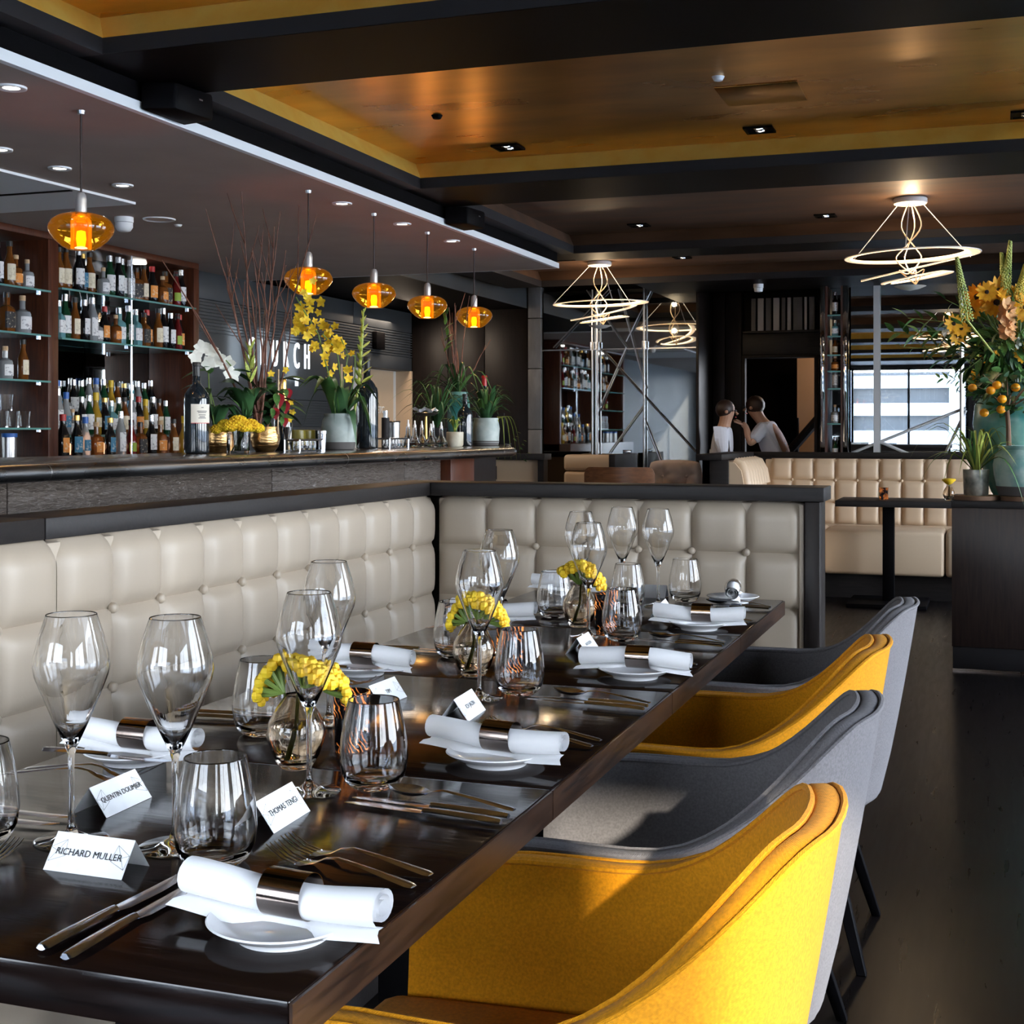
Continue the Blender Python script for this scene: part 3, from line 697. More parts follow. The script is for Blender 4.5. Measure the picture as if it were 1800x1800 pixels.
# ------------------------------------------------------------------ back-bar shelving
SX0, SX1 = -5.08, -4.75
bb = thing('back_bar_shelving', 'mahogany back bar shelving with mirror back and glass shelves', 'shelving', (0, 0, 0))
ob('top_board', MB().box(SX0, SX1, 4.60, 7.56, 2.262, 2.299), 'wood_red', bb, bevel=0.004)
ob('upright', MB().box(SX0, SX1, 6.088, 6.172, 0.0, 2.262), 'wood_red', bb, bevel=0.003)
ob('upright', MB().box(SX0, SX1, 7.50, 7.56, 0.0, 2.262), 'wood_red', bb, bevel=0.003)
ob('upright', MB().box(SX0, SX1, 4.60, 4.66, 0.0, 2.262), 'wood_red', bb, bevel=0.003)
ob('cheek_panel', MB().box(SX0, -4.80, 5.86, 6.086, 0.0, 2.262), 'wood_red', bb) if False else None
ob('base_cabinet', MB().box(SX0, -4.62, 4.60, 7.56, 0.0, 1.085), 'wood_red', bb, bevel=0.003)
ob('mirror_back', MB().box(-5.10, -5.082, 4.60, 6.84, 1.085, 2.29), 'mirror_dark', bb)
ob('mirror_back', MB().box(-5.10, -5.082, 6.845, 7.56, 1.085, 2.29), 'mirror_dark', bb)
ob('light_panel', MB().box(-5.08, -5.07, 6.19, 7.48, 1.10, 1.165), 'glow', bb)
LB = [(4.66, 6.088), (6.172, 7.50)]
LZ = [1.985, 1.748, 1.505, 1.255]
RZ = [2.012, 1.742]
for z in LZ: ob('glass_shelf', MB().box(SX0 + .005, SX1 + .02, LB[0][0], LB[0][1] - 0.004, z - 0.010, z), 'glass_shelf', bb)
for z in RZ:
    for a, b in ((6.176, 6.842), (6.846, 7.497)):
        ob('glass_shelf', MB().box(SX0 + .005, SX1 + .02, a, b, z - 0.010, z), 'glass_shelf', bb)
for z in RZ:
    for y in (6.845, 7.485): ob('shelf_stud', MB().lathe([(0.012, -0.022), (0.012, -0.011)], 8, (SX1 - 0.04, y, z)), 'chrome', bb)
for z in LZ: ob('shelf_stud', MB().lathe([(0.012, -0.022), (0.012, -0.011)], 8, (SX1 - 0.04, 6.06, z)), 'chrome', bb)
for y in (6.845,): ob('shelf_rod', MB().tube([(SX1 - 0.005, y, 1.09), (SX1 - 0.005, y, 2.262)], 0.006, 6), 'chrome', bb)
for z, x0 in ((1.215, -4.915), (1.315, -5.02)):      # stepped bottle display
    ob('display_step', MB().box(-5.069 if z > 1.3 else -4.972, x0 + 0.045, 6.18, 7.49, z - 0.012, z), 'glass_shelf', bb)
for y in (5.35, 7.1):
    ob('shelf_light', MB().lathe([(0.045, 2.25), (0.045, 2.261)], 14, (-4.88, y, 0)), 'lens', bb)

# ------------------------------------------------------------------ bottles
BP = {}
def bottle_proto(key, prof, label_h, mkey, lab, cap, capz, sq=0.0, n=16):
    """mesh data for one bottle kind: body, label, cap"""
    m = {}
    m['body'] = MB().lathe(prof, n, sq=sq).mesh('body'); m['body'].materials.append(M[mkey])
    if lab:
        r = max(p[0] for p in prof) + 0.0009
        z0, z1 = label_h
        rr = lambda z: r
        mb = MB(); rows = []
        for z in (z0, z1):
            row = []
            for k in range(-5, 6):
                a = k * 0.21
                ca, sa = math.cos(a), math.sin(a)
                q = 1 / (abs(ca) ** sq + abs(sa) ** sq) ** (1 / sq) if sq else 1
                row.append((r * q * ca, r * q * sa, z))
            rows.append(row)
        m['label'] = mb.grid(rows).mesh('label'); m['label'].materials.append(M[lab])
    r, z0, z1 = capz
    m['cap'] = MB().lathe([(r, z0), (r, z1 - 0.002), (r - 0.002, z1), (0, z1)], 12).mesh('cap'); m['cap'].materials.append(M[cap])
    BP[key] = m
def std(h, r, nk=0.014, sh=0.62):
    return [(0, 0.0), (r * .9, 0.0), (r, 0.006), (r, h * sh * .88), (r * .8, h * sh), (nk * 1.15, h * (sh + .12)), (nk, h * (sh + .18)), (nk, h * .95), (nk * 1.1, h * .955), (nk * 1.1, h), (0, h)]
def squat(h, r, nk=0.014):
    return [(0, 0.0), (r * .93, 0.0), (r, 0.006), (r, h * .55), (r * .9, h * .62), (nk, h * .70), (nk, h), (0, h)]
G = {
 'bg_amber': mat('whisky bottle', (0.20, 0.065, 0.012), 0.06, trans=0.35), 'bg_dark': mat('black bottle', (0.006, 0.006, 0.007), 0.06),
 'bg_green': mat('green bottle', (0.010, 0.06, 0.025), 0.06, trans=0.25), 'bg_clear': mat('clear bottle', (0.55, 0.58, 0.60), 0.05, trans=0.6),
 'bg_blue': mat('blue bottle', (0.18, 0.42, 0.46), 0.06, trans=0.4), 'bg_red': mat('red bottle', (0.16, 0.012, 0.012), 0.06, trans=0.25),
 'bg_yellow': mat('yellow bottle', (0.50, 0.30, 0.03), 0.08, trans=0.3), 'bg_wine': mat('wine bottle glass', (0.010, 0.014, 0.018), 0.05, coat=0.5),
 'lb_cream': noise_tint(mat('cream paper', (0.7, 0.62, 0.45), 0.7), (0.50, 0.42, 0.28), (0.74, 0.66, 0.50), sc=55, lo=0.35, hi=0.45),
 'lb_white': noise_tint(mat('white paper', (0.7, 0.7, 0.7), 0.7), (0.30, 0.30, 0.32), (0.74, 0.74, 0.74), sc=60, lo=0.36, hi=0.44),
 'lb_black': noise_tint(mat('black paper', (0.02, 0.02, 0.02), 0.6), (0.35, 0.30, 0.22), (0.02, 0.02, 0.022), sc=60, lo=0.36, hi=0.42),
 'lb_blue': noise_tint(mat('blue paper', (0.05, 0.2, 0.35), 0.6), (0.60, 0.62, 0.60), (0.04, 0.18, 0.30), sc=55, lo=0.36, hi=0.42),
 'lb_orange': noise_tint(mat('orange paper', (0.8, 0.3, 0.05), 0.6), (0.80, 0.65, 0.45), (0.75, 0.28, 0.05), sc=55, lo=0.36, hi=0.42),
 'lb_lime': mat('lime paper', (0.30, 0.42, 0.05), 0.6),
 'cp_black': mat('black cap', (0.012, 0.012, 0.012), 0.4), 'cp_gold': mat('gold cap', (0.7, 0.45, 0.13), 0.3, 1.0), 'cp_red': mat('red cap', (0.45, 0.02, 0.02), 0.35),
 'cp_silver': mat('silver cap', (0.7, 0.7, 0.72), 0.25, 1.0), 'cp_blue': mat('blue cap', (0.02, 0.12, 0.45), 0.4), 'cp_yellow': mat('yellow cap', (0.75, 0.5, 0.02), 0.4),
}
M.update(G)
KD = {}
def kind(key, txt, prof, lh, body, lab, cap, capz, sq=0.0):
    bottle_proto(key, prof, lh, body, lab, cap, capz, sq); KD[key] = (txt, max(p[0] for p in prof), capz[2])
kind('a', 'amber bottle with cream label', std(.215, .030), (.03, .11), 'bg_amber', 'lb_cream', 'cp_black', (.0165, .195, .222))
kind('b', 'squat clear corked bottle', squat(.165, .042), (.02, .08), 'bg_clear', 'lb_white', 'cork', (.015, .155, .180))
kind('c', 'dark green bottle, white label', std(.225, .031), (.03, .12), 'bg_green', 'lb_white', 'cp_silver', (.0165, .195, .232))
kind('d', 'black bottle with blue label', std(.210, .031), (.03, .11), 'bg_dark', 'lb_blue', 'cp_gold', (.0165, .19, .217))
kind('e', 'square amber bottle, black label', squat(.190, .034), (.02, .10), 'bg_amber', 'lb_black', 'cp_black', (.0165, .17, .197), 6)
kind('f', 'tall clear bottle, white label', std(.235, .029, .013, .68), (.03, .13), 'bg_clear', 'lb_white', 'cp_silver', (.015, .205, .242))
kind('g', 'pale blue square bottle', squat(.200, .033), (.03, .10), 'bg_blue', 'lb_white', 'cp_silver', (.0165, .175, .210), 5)
kind('h', 'dark bottle with orange label', std(.205, .032), (.03, .10), 'bg_dark', 'lb_orange', 'cp_red', (.0165, .18, .212))
kind('i', 'red bottle with lime label', std(.205, .029), (.03, .08), 'bg_red', 'lb_lime', 'cp_black', (.0155, .18, .212))
kind('j', 'yellow bottle with yellow cap', std(.215, .032, .015, .55), (.04, .09), 'bg_yellow', 'lb_cream', 'cp_yellow', (.017, .18, .222))
kind('k', 'black bottle with white label', std(.215, .031), (.035, .12), 'bg_dark', 'lb_white', 'cp_silver', (.0165, .19, .225))
kind('l', 'clear bottle with blue cap', std(.220, .030, .015, .60), (.04, .10), 'bg_clear', 'lb_blue', 'cp_blue', (.017, .19, .226))
kind('m', 'round amber bottle, orange label', squat(.185, .040), (.03, .085), 'bg_amber', 'lb_orange', 'cork', (.016, .17, .195))
def bottle(key, loc, label, group, rz=0.0, s=1.0, sz=1.0):
    t = thing('bottle', label, 'bottle', (loc[0], loc[1], loc[2] + .0008), rz, group); t.scale = (s, s, s * sz)
    for nm, me in BP[key].items(): ob(nm, me, None, t)
    return t
def fill(keys, y0, y1, x, z, where, group, jit=0.02, smin=.95, hmax=.30):
    n = len(keys); step = (y1 - y0) / n
    for i, k in enumerate(keys):
        s = random.uniform(smin, smin + 0.12)
        s = min(s, step * 0.47 / KD[k][1]); q = random.uniform(0.98, 1.08); q = min(q * s, hmax / KD[k][2]) / s
        bottle(k, (x + random.uniform(-jit, jit), y0 + step * (i + .5), z), f'{KD[k][0]}, {ordn(i)} from left, {where}', group, random.uniform(-0.35, 0.25), s, q)
fill('kadbcekamb', 5.27, 6.04, -4.81, LZ[0], 'top shelf of left bay', 'bottles on the top shelf of the left bay', smin=1.0, hmax=.245)
fill('mbabeb', 5.27, 6.02, -4.82, LZ[1], 'second shelf of left bay', 'bottles on the second shelf of the left bay', smin=1.0, hmax=.215)
fill('imebba', 5.30, 6.04, -4.82, LZ[2], 'third shelf of left bay', 'bottles on the third shelf of the left bay', hmax=.22)
fill('aakdabckcfeahmeik', 6.20, 7.47, -4.80, RZ[0], 'top shelf of right bay', 'bottles on the top shelf of the right bay', smin=.98, hmax=.235)
fill('gcakfbhmgcgehakkih', 6.20, 7.47, -4.80, RZ[1], 'lower glass shelf of right bay', 'bottles on the lower shelf of the right bay', smin=.98, hmax=.248)
fill('hdlmdfiekmaj', 6.20, 7.47, -4.785, 1.086, 'front row of lit display', 'bottles in the front row of the lit display', smin=.98)
fill('laflbkcjdgcafhjkac', 6.20, 7.47, -4.915, 1.216, 'middle step of lit display', 'bottles on the middle step of the lit display', jit=0.006, smin=.92)
fill('lfgjlbkcflcjadgfck', 6.20, 7.47, -5.02, 1.316, 'back step of lit display', 'bottles on the back step of the lit display', jit=0.004, smin=.92)
# glassware in the left bay
def tumbler_small(loc, label, group):
    o = ob('shelf_glass', SG, None, loc=(loc[0], loc[1], loc[2] + .001)); tag(o, label, 'glass', group); return o
SG = MB().lathe([(0, 0), (.030, 0), (.036, .085), (.0345, .085), (.029, .008), (0, .008)], 14).mesh('shelf_glass'); SG.materials.append(M['glass'])
for i in range(8):
    tumbler_small((-4.80 - 0.0 * i, 5.36 + i * 0.085, LZ[3]), f'clear tumbler, {ordn(i)} from the left on the lowest glass shelf of left bay', 'tumblers on the lowest shelf of the left bay')
for i in range(5):
    t = tumbler_small((-4.80, 5.40 + i * 0.105, LZ[3] + 0.0865), f'clear tumbler stacked on another, {ordn(i)} from the left', 'tumblers on the lowest shelf of the left bay')
for i, y in enumerate((5.32, 5.56, 5.72)):
    t = thing('steel_canister', f'tall steel canister with blue lid, {ordn(i)} from the left below the stacked tumblers', 'canister', (-4.70, y, 1.0865), 0, 'canisters at the foot of the left bay')
    ob('body', MB().lathe([(0, 0), (.036, 0), (.036, .125), (0, .125)], 16), 'steel', t)
    ob('lid', MB().lathe([(.039, .120), (.039, .140), (0, .142)], 16), 'cp_blue', t)

# ------------------------------------------------------------------ backlit sign
sg = thing('wall_sign', 'backlit white letters of the sign on the slate wall', 'sign', (-4.93, 8.95, 1.79))
yy = 8.385
for ch, wd in (('C', .17), ('H', .165), ('U', .165), ('R', .16), ('C', .17), ('H', .16)):
    me = text_mesh(ch, 0.275, 0.006, sx=0.46)
    yy += wd / 2
    ob('letter', me, 'led_sign', sg, loc=(0.02, yy + 0.02 - 8.95, 0.0), rot=(R(90), 0, R(90)))
    yy += wd / 2
for ch, y in (('I', 8.98), ('T', 9.16)):
    ob('letter', text_mesh(ch, 0.09, 0.012), 'led_sign', sg, loc=(0.015, y - 8.95, -0.19), rot=(R(90), 0, R(90)))
for y in (8.35, 8.75, 9.15):
    hl = bpy.data.lights.new('sign_halo', 'AREA'); hl.energy = 0.30; hl.shape = 'RECTANGLE'; hl.size = 0.36; hl.size_y = 0.16; hl.color = (0.75, 0.88, 1.0)
    ho = bpy.data.objects.new('sign_halo', hl); COL.objects.link(ho); ho.location = (-4.925, y, 1.79); ho.rotation_euler = (0, R(-90), 0); ho.rotation_euler = Vector((-1, 0, 0)).to_track_quat('-Z', 'Z').to_euler()
sp = ob('wall_speaker', MB().box(-4.95, -4.90, 10.55, 10.72, 1.93, 2.08), 'black', bevel=0.01); tag(sp, 'small black speaker box on the slate wall right of the yellow orchid', 'speaker')

# ------------------------------------------------------------------ amber pendants
def pendant(y, label, proto=None):
    if proto: return dup(proto, (-2.85, y, 2.30), 0, label)
    t = thing('pendant_lamp', label, 'pendant lamp', (-2.85, y, 2.30), 0, 'amber glass pendants over the bar')
    ob('ceiling_disc', MB().lathe([(0, -.012), (.012, -.012), (.014, 0), (0, 0)], 12), 'steel', t)
    ob('cord', MB().tube([(0, 0, -.01), (0, 0, -.275)], 0.0035, 6), 'cord', t)
    ob('lamp_cap', MB().lathe([(0, -.345), (.0185, -.345), (.0185, -.295), (.016, -.280), (.010, -.272), (0, -.270)], 16), 'lamp_metal', t)
    pf = [(.036, -.461), (.044, -.460), (.062, -.450), (.085, -.430), (.101, -.410), (.107, -.394), (.105, -.380), (.095, -.363), (.076, -.350), (.050, -.342), (.018, -.338)]
    ob('shade', MB().lathe([(0, -.461)] + pf, 40), 'amber', t)
    ob('inner_tube', MB().lathe([(.034, -.458), (.034, -.375), (.031, -.362), (.022, -.352), (0, -.350)], 20), 'amber_core', t)
    ob('bulb', MB().lathe([(0, -.445), (.012, -.443), (.0365, -.440), (.0365, -.395), (.010, -.392), (0, -.39)], 6) if False else MB().lathe([(0, -.452), (.013, -.450), (.0165, -.425), (.014, -.400), (0, -.396)], 12), 'amber_hot', t)
    li = bpy.data.lights.new('pendant_light', 'POINT'); li.energy = 0.7; li.color = (1.0, 0.55, 0.16); li.shadow_soft_size = 0.03
    lo2 = bpy.data.objects.new('pendant_light', li); COL.objects.link(lo2); lo2.parent = t; lo2.location = (0, 0, -.49)
    return t
p0 = pendant(3.82, 'nearest amber glass pendant, hanging before the left shelf bay')
for y, l in ((5.42, 'second amber pendant from the left, beside the tall red twigs'), (6.10, 'middle amber pendant, over the yellow orchid'),
             (6.77, 'fourth amber pendant, over the large dark bottle'), (7.47, 'farthest amber pendant, by the end of the bar')):
    pendant(y, l, p0)

# ------------------------------------------------------------------ downlights and ceiling fittings
def downlight(x, y, label, z=2.30):
    t = thing('downlight', label, 'downlight', (x, y, z), 0, 'round downlights over the bar')
    ob('trim_ring', MB().lathe([(.026, -.004), (.040, -.008), (.046, -.006), (.047, 0), (.026, 0)], 24), 'white_paint', t)
    ob('lens', MB().lathe([(0, -.003), (.027, -.003)], 16), 'lens', t)
    return t
dls = [(-2.857, 3.486), (-2.861, 5.773), (-2.853, 6.446), (-2.849, 7.116), (-3.527, 4.24), (-3.551, 4.622), (-3.543, 5.033)]
dn = ['round white downlight nearest the camera at the left picture edge', 'round white downlight right of the second pendant', 'round white downlight right of the middle pendant',
      'round white downlight right of the fourth pendant', 'round downlight half cut by the left picture edge', 'round downlight just left of the first pendant cord', 'round downlight just right of the first pendant cord']
for (x, y), l in zip(dls, dn):
    downlight(x, y, l)
    s = bpy.data.lights.new('downlight_spot', 'SPOT'); s.energy = 7; s.spot_size = R(70); s.spot_blend = 0.6; s.color = (1.0, 0.86, 0.70); s.shadow_soft_size = 0.03
    so = bpy.data.objects.new('downlight_spot', s); COL.objects.link(so); so.location = (x, y, 2.285)
sm = thing('smoke_detector', 'white smoke detector on the taupe ceiling over the bar', 'smoke detector', (-4.074, 5.80, 2.30))
ob('base', MB().lathe([(.047, 0), (.047, -.022), (.045, -.026), (0, -.026)], 24), 'white_paint', sm)
ob('head', MB().lathe([(.044, -.028), (.044, -.050), (.032, -.068), (.020, -.072), (0, -.072)], 24), 'white_paint', sm)
ob('gap', MB().lathe([(.040, -.025), (.040, -.030)], 24), 'black', sm)
cs = thing('ceiling_speaker', 'flush round ceiling loudspeaker beside the smoke detector', 'speaker', (-3.94, 5.905, 2.30))
ob('rim', MB().lathe([(.062, -.001), (.078, -.006), (.082, 0)], 28), 'white_paint', cs); ob('grille', MB().lathe([(0, -.003), (.064, -.003)], 24), 'steel', cs)
se = ob('ceiling_sensor', MB().lathe([(0, -.012), (.015, -.010), (.022, 0), (0, 0)], 16), 'white_paint', loc=(-3.958, 6.101, 2.30)); tag(se, 'tiny white sensor on the taupe ceiling beside the loudspeaker', 'sensor')
def twin_spot(x, y, label, z=2.53):
    t = thing('twin_spotlight', label, 'spotlight', (x, y, z), 0, 'square twin spotlights in the ceiling')
    fr = MB().box(-.062, .062, -.062, -.052, -.008, 0).box(-.062, .062, .052, .062, -.008, 0).box(-.062, -.052, -.052, .052, -.008, 0).box(.052, .062, -.052, .052, -.008, 0)
    ob('frame', fr, 'black', t); ob('back_plate', MB().box(-.052, .052, -.052, .052, -.002, 0), 'black', t)
    for dy in (-.024, .024):
        l = ob('spot', MB().lathe([(.020, -.008), (.022, -.002), (0, -.002)], 14, (0, dy, 0)), 'chrome', t)
        ob('bulb', MB().lathe([(0, -.007), (.010, -.005), (.012, -.003)], 10, (0, dy, 0)), 'lens', l)
for (x, y, z), l in zip([(-2.079, 5.881, 2.53), (-0.942, 5.893, 2.53), (0.13, 5.96, 2.53), (-2.092, 8.38, 2.53), (-0.946, 8.38, 2.53), (-2.18, 10.05, 2.53)],
                     ['square twin spotlight at left in the gold coffer', 'square twin spotlight in the middle of the gold coffer', 'square twin spotlight at the right edge of the gold coffer',
                      'twin spotlight in the brown coffer left of centre', 'twin spotlight in the brown coffer beside the near ring lamp', 'twin spotlight beside the far ring lamp']):
    twin_spot(x, y, l, z)
for x, y, l in ((-0.945, 4.971, 'small green-lit sensor above the access panel'), (-2.147, 5.201, 'small dark sensor at left in the gold coffer')):
    o = ob('ceiling_sensor', MB().lathe([(0, -.016), (.016, -.014), (.024, 0), (0, 0)], 14), 'white_paint' if x > -1.5 else 'black', loc=(x, y, 2.53)); tag(o, l, 'sensor')
for y, x, l in ((4.02, -2.64, 'black loudspeaker tucked under the beam left of the gold coffer'), (6.70, -2.64, 'far black loudspeaker under the ceiling edge')):
    t = thing('loudspeaker', l, 'speaker', (x, y, 2.40))
    ob('cabinet', MB().prism([(-.03, -.13), (.09, -.10), (.11, .10), (-.03, .13)], -.095, -.003), 'black', t, bevel=0.012)
    ob('badge', MB().box(.097, .104, .02, .05, -.04, -.035), 'steel', t)
dt = thing('smoke_detector', 'white smoke detector on the black ceiling before the corridor', 'smoke detector', (-1.75, 10.9, 2.40))
ob('base', MB().lathe([(.04, 0), (.04, -.03), (0, -.03)], 18), 'white_paint', dt); ob('head', MB().lathe([(.036, -.032), (.032, -.06), (0, -.065)], 18), 'white_paint', dt)

# ------------------------------------------------------------------ ribbon ring lamps
def ring_lamp(x, y, ztop, rot, label, drop=0.32):
    t = thing('ring_lamp', label, 'ceiling lamp', (x, y, ztop), rot, 'spiral ribbon ceiling lamps')
    ob('canopy', MB().lathe([(.085, 0), (.092, -.006), (.092, -.030), (.086, -.034)], 32), 'lamp_white', t)
    ob('canopy_light', MB().lathe([(0, -.036), (.087, -.033)], 32), 'led', t)
    def ribbon(path):
        """a thin shell band along path: (centre-line point, outward direction, width); its underside has emission standing in for LED light on it, the inner edge carries the LED"""
        shell = []; soft = []; led = []
        for p, o_, wv in path:
            a_ = p + o_ * wv * .5 - Vector((0, 0, .04 * wv)); b_ = p - o_ * wv * .5 + Vector((0, 0, .04 * wv))
            shell.append([a_ + Vector((0, 0, .005)), a_, b_, b_ + Vector((0, 0, .008))])
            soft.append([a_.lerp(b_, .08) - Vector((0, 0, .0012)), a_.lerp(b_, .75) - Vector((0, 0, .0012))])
            led.append([a_.lerp(b_, .75) - Vector((0, 0, .0014)), b_ - Vector((0, 0, .0014)), b_ - o_ * .001 + Vector((0, 0, .007))])
        o = ob('ribbon', MB().grid(shell, closed_v=True), 'lamp_white', t, angle=50)
        ob('glow_face', MB().grid(soft), 'ribbon_glow', o); ob('led_strip', MB().grid(led), 'led', o)
    r1 = R(19)
    p_ = []
    for k in range(73):
        a = r1 + 2 * PI * k / 72; d = Vector((math.cos(a), math.sin(a), 0)); q = math.cos((a - r1) * .5) ** 2
        p_.append((d * (.37 - .035) + Vector((0, 0, -drop + .012 * math.cos(a - r1))), d, .040 + .045 * q))
    ribbon(p_)
    p_ = []                                  # the sweep down from the right end to the pointed tail
    for k in range(25):
        u = k / 24
        A, B_, C_ = Vector((.335 * math.cos(r1), .335 * math.sin(r1), -drop)), Vector((.16, -.20, -drop - .07)), Vector((-.27 * math.cos(r1), -.27 * math.sin(r1) - .02, -drop - .145))
        c_ = A * (1 - u) ** 2 + B_ * 2 * u * (1 - u) + C_ * u * u
        p_.append((c_, Vector((math.sin(r1), -math.cos(r1), 0)), .055 * (1 - u) ** .8 + .004))
    ribbon(p_)
    p_ = []
    for k in range(49):
        a = PI * .95 + 1.85 * PI * k / 48; d = Vector((math.cos(a), math.sin(a), 0)); q = math.sin(PI * k / 48) ** .5
        p_.append((d * .175 + Vector((.03, .01, -drop - .125 - .03 * math.cos(a - r1 - PI))), d, .010 + .044 * q))
    ribbon(p_)
    ob('bowl_tip', MB().lathe([(0, -.022), (.05, -.012), (.088, .004), (.05, .001), (0, -.004)], 24, (0.0, -.02, -drop - .175)), 'lamp_white', t)
    for a in (0.5, 2.7, 4.7):
        ob('wire', MB().tube([(.075 * math.cos(a), .075 * math.sin(a), -.03), (.36 * math.cos(a), .36 * math.sin(a), -drop + 0.0)], 0.0028, 5), 'twig' if False else 'lamp_white', t)
    for k, (dx, dy) in enumerate(((-.02, 0), (.01, .01), (.025, -.01))):
        pts = [Vector((dx * .6, dy, -.03)), Vector((dx * 2.4, dy, -drop * .5)), Vector((-dx * 1.2, -dy, -drop * .85)), Vector((-dx * 3, dy, -drop - .02)), Vector((dx * .5, dy, -drop - .10)), Vector((dx * 3, dy, -drop - .08)), Vector((.03, .0, -drop - .16))]
        # smooth the flex
        sm_ = []
        for i in range(len(pts) - 1):
            p0_ = pts[max(i - 1, 0)]; p1_ = pts[i]; p2_ = pts[i + 1]; p3_ = pts[min(i + 2, len(pts) - 1)]
            for j in range(5):
                u = j / 5
                sm_.append(0.5 * ((2 * p1_) + (p2_ - p0_) * u + (2 * p0_ - 5 * p1_ + 4 * p2_ - p3_) * u * u + (3 * p1_ - p0_ - 3 * p2_ + p3_) * u ** 3))
        sm_.append(pts[-1])
        ob('flex', MB().tube(sm_, 0.0038, 6), 'leather_tan', t)
    for z, e in ((-.10, 3.0), (-drop - .03, 4.5)):
        li = bpy.data.lights.new('ring_light', 'POINT'); li.energy = e; li.color = (1, .74, .45); li.shadow_soft_size = .02
        o = bpy.data.objects.new('ring_light', li); COL.objects.link(o); o.parent = t; o.location = (0, 0, z)
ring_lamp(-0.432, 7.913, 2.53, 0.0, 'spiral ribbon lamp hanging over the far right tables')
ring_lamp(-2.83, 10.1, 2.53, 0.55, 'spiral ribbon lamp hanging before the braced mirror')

# ================================================================== TABLE SETTINGS
TZ = 0.7502
def mesh_of(mb, m, name, **k):
    me = mb.mesh(name, **k); me.materials.append(M[m]); return me
def shell_prof(outer, inner): return outer + inner
WINE = mesh_of(MB().lathe([(0, .0015), (.041, 0), (.0437, .0012), (.041, .0028), (.020, .0055), (.0075, .0115), (.0042, .020), (.0036, .040), (.0036, .085), (.0042, .104), (.0075, .114),
    (.0205, .142), (.0345, .176), (.0428, .197), (.0449, .209), (.0436, .222), (.0378, .246), (.0301, .2695), (.0298, .2706), (.0293, .2710),
    (.0288, .2706), (.0290, .2695), (.0368, .246), (.0426, .222), (.0439, .209), (.0418, .198), (.0335, .177), (.0195, .1435), (.0065, .1175), (0, .1155)], 48), 'glass', 'wine_glass', angle=80)
TUMB = mesh_of(MB().lathe([(0, .003), (.018, .0), (.029, .001), (.038, .008), (.0445, .022), (.0472, .042), (.0455, .068), (.0405, .096), (.0354, .1195), (.0351, .1206), (.0346, .1211),
    (.0341, .1206), (.0342, .1195), (.0394, .096), (.0443, .068), (.0460, .042), (.0432, .024), (.036, .013), (.026, .0095), (0, .0085)], 48), 'glass', 'tumbler', angle=80)
PLATE = mesh_of(MB().lathe([(0, .004), (.040, .004), (.042, 0), (.045, 0), (.047, .005), (.062, .011), (.073, .0175), (.0745, .0185), (.073, .0200), (.060, .0145), (.046, .0090), (0, .0080)], 56), 'china', 'side_plate', angle=50)
def napkin_mesh(seed):
    rnd = random.Random(seed)
    L = 0.225; rows = []; n = 22
    prof = []
    turns = 2.6
    for k in range(46):                      # spiral from the outside in
        a = -0.5 * PI + 2 * PI * turns * k / 45
        r = 0.0195 - 0.0135 * k / 45
        prof.append((r * math.cos(a) * 1.10, r * math.sin(a) * 0.94))
    tail = [(0.0215 + 0.006, -0.0225), (0.022, -0.0200), (0.010, -0.0195)]
    prof = tail + prof
    mb = MB(); rows = []
    for i in range(n + 1):
        u = i / n; row = []
        ph = rnd.uniform(0, 6)
        ring = math.exp(-((u - 0.53) / 0.13) ** 4)
        wob = 1 + 0.05 * math.sin(u * 7 + seed) * (1 - ring)
        bend = 0.004 * math.sin(u * 5 + seed * 2)
        for j, (x, z) in enumerate(prof):
            fl = 1.0 if j >= 3 else (1.0 + 0.15 * math.sin(3 * u + seed)) * (1 - 0.8 * ring)
            if j < 3: row.append((x * fl - 0.004 * (1 - u), u * L - L / 2 + (0.010 * (2 - j) * (1 if u > .5 else -1) * .5), z * (1 if j else 1.12) + bend))
            else: row.append((x * wob, u * L - L / 2, z * wob + bend))
        rows.append(row)
    mb.grid(rows)
    me = mb.mesh('napkin', angle=75)
    me.materials.append(M['linen'])
    return me
NAPS = [napkin_mesh(s_) for s_ in (1, 4, 9)]
RING = mesh_of(MB().lathe([(.0222, -.024), (.0228, -.024), (.0228, .024), (.0222, .024), (.0222, -.024)], 40), 'ring', 'napkin_ring')
def plate_with_napkin(x, y, rz, i, where, seed=0, shift=0.0):
    p = ob('side_plate', PLATE, None, loc=(x, y, TZ)); tag(p, f'white side plate {where}', 'plate', 'white side plates')
    t = thing('napkin', f'rolled napkin in bronze ring {where}', 'napkin', (x + shift, y, TZ + .020 + .0215), rz, 'rolled napkins')
    ob('cloth', NAPS[seed % 3], None, t)
    ob('napkin_ring', RING, None, t, loc=(0, 0.008, 0.0), rot=(R(90), 0, 0))
plate_with_napkin(-.650, 1.185, R(-96), 0, 'nearest the camera by the first yellow chair', 0)
plate_with_napkin(-.690, 1.900, R(-100), 1, 'beside the first grey chair', 1)
plate_with_napkin(-.670, 2.655, R(-91), 2, 'before the second yellow chair', 2)
plate_with_napkin(-.684, 3.350, R(-90), 3, 'before the far grey chair', 0)
plate_with_napkin(-1.200, 1.735, R(-93), 4, 'first along the banquette, behind two wine glasses', 1)
plate_with_napkin(-1.200, 2.510, R(-91), 5, 'second along the banquette side', 2)
plate_with_napkin(-1.195, 3.270, R(-90), 6, 'third along the banquette side', 0)
plate_with_napkin(-1.195, 3.925, R(-88), 7, 'at the far left table corner', 1)
plate_with_napkin(-.700, 3.905, R(8), 8, 'at the far right table corner', 2)

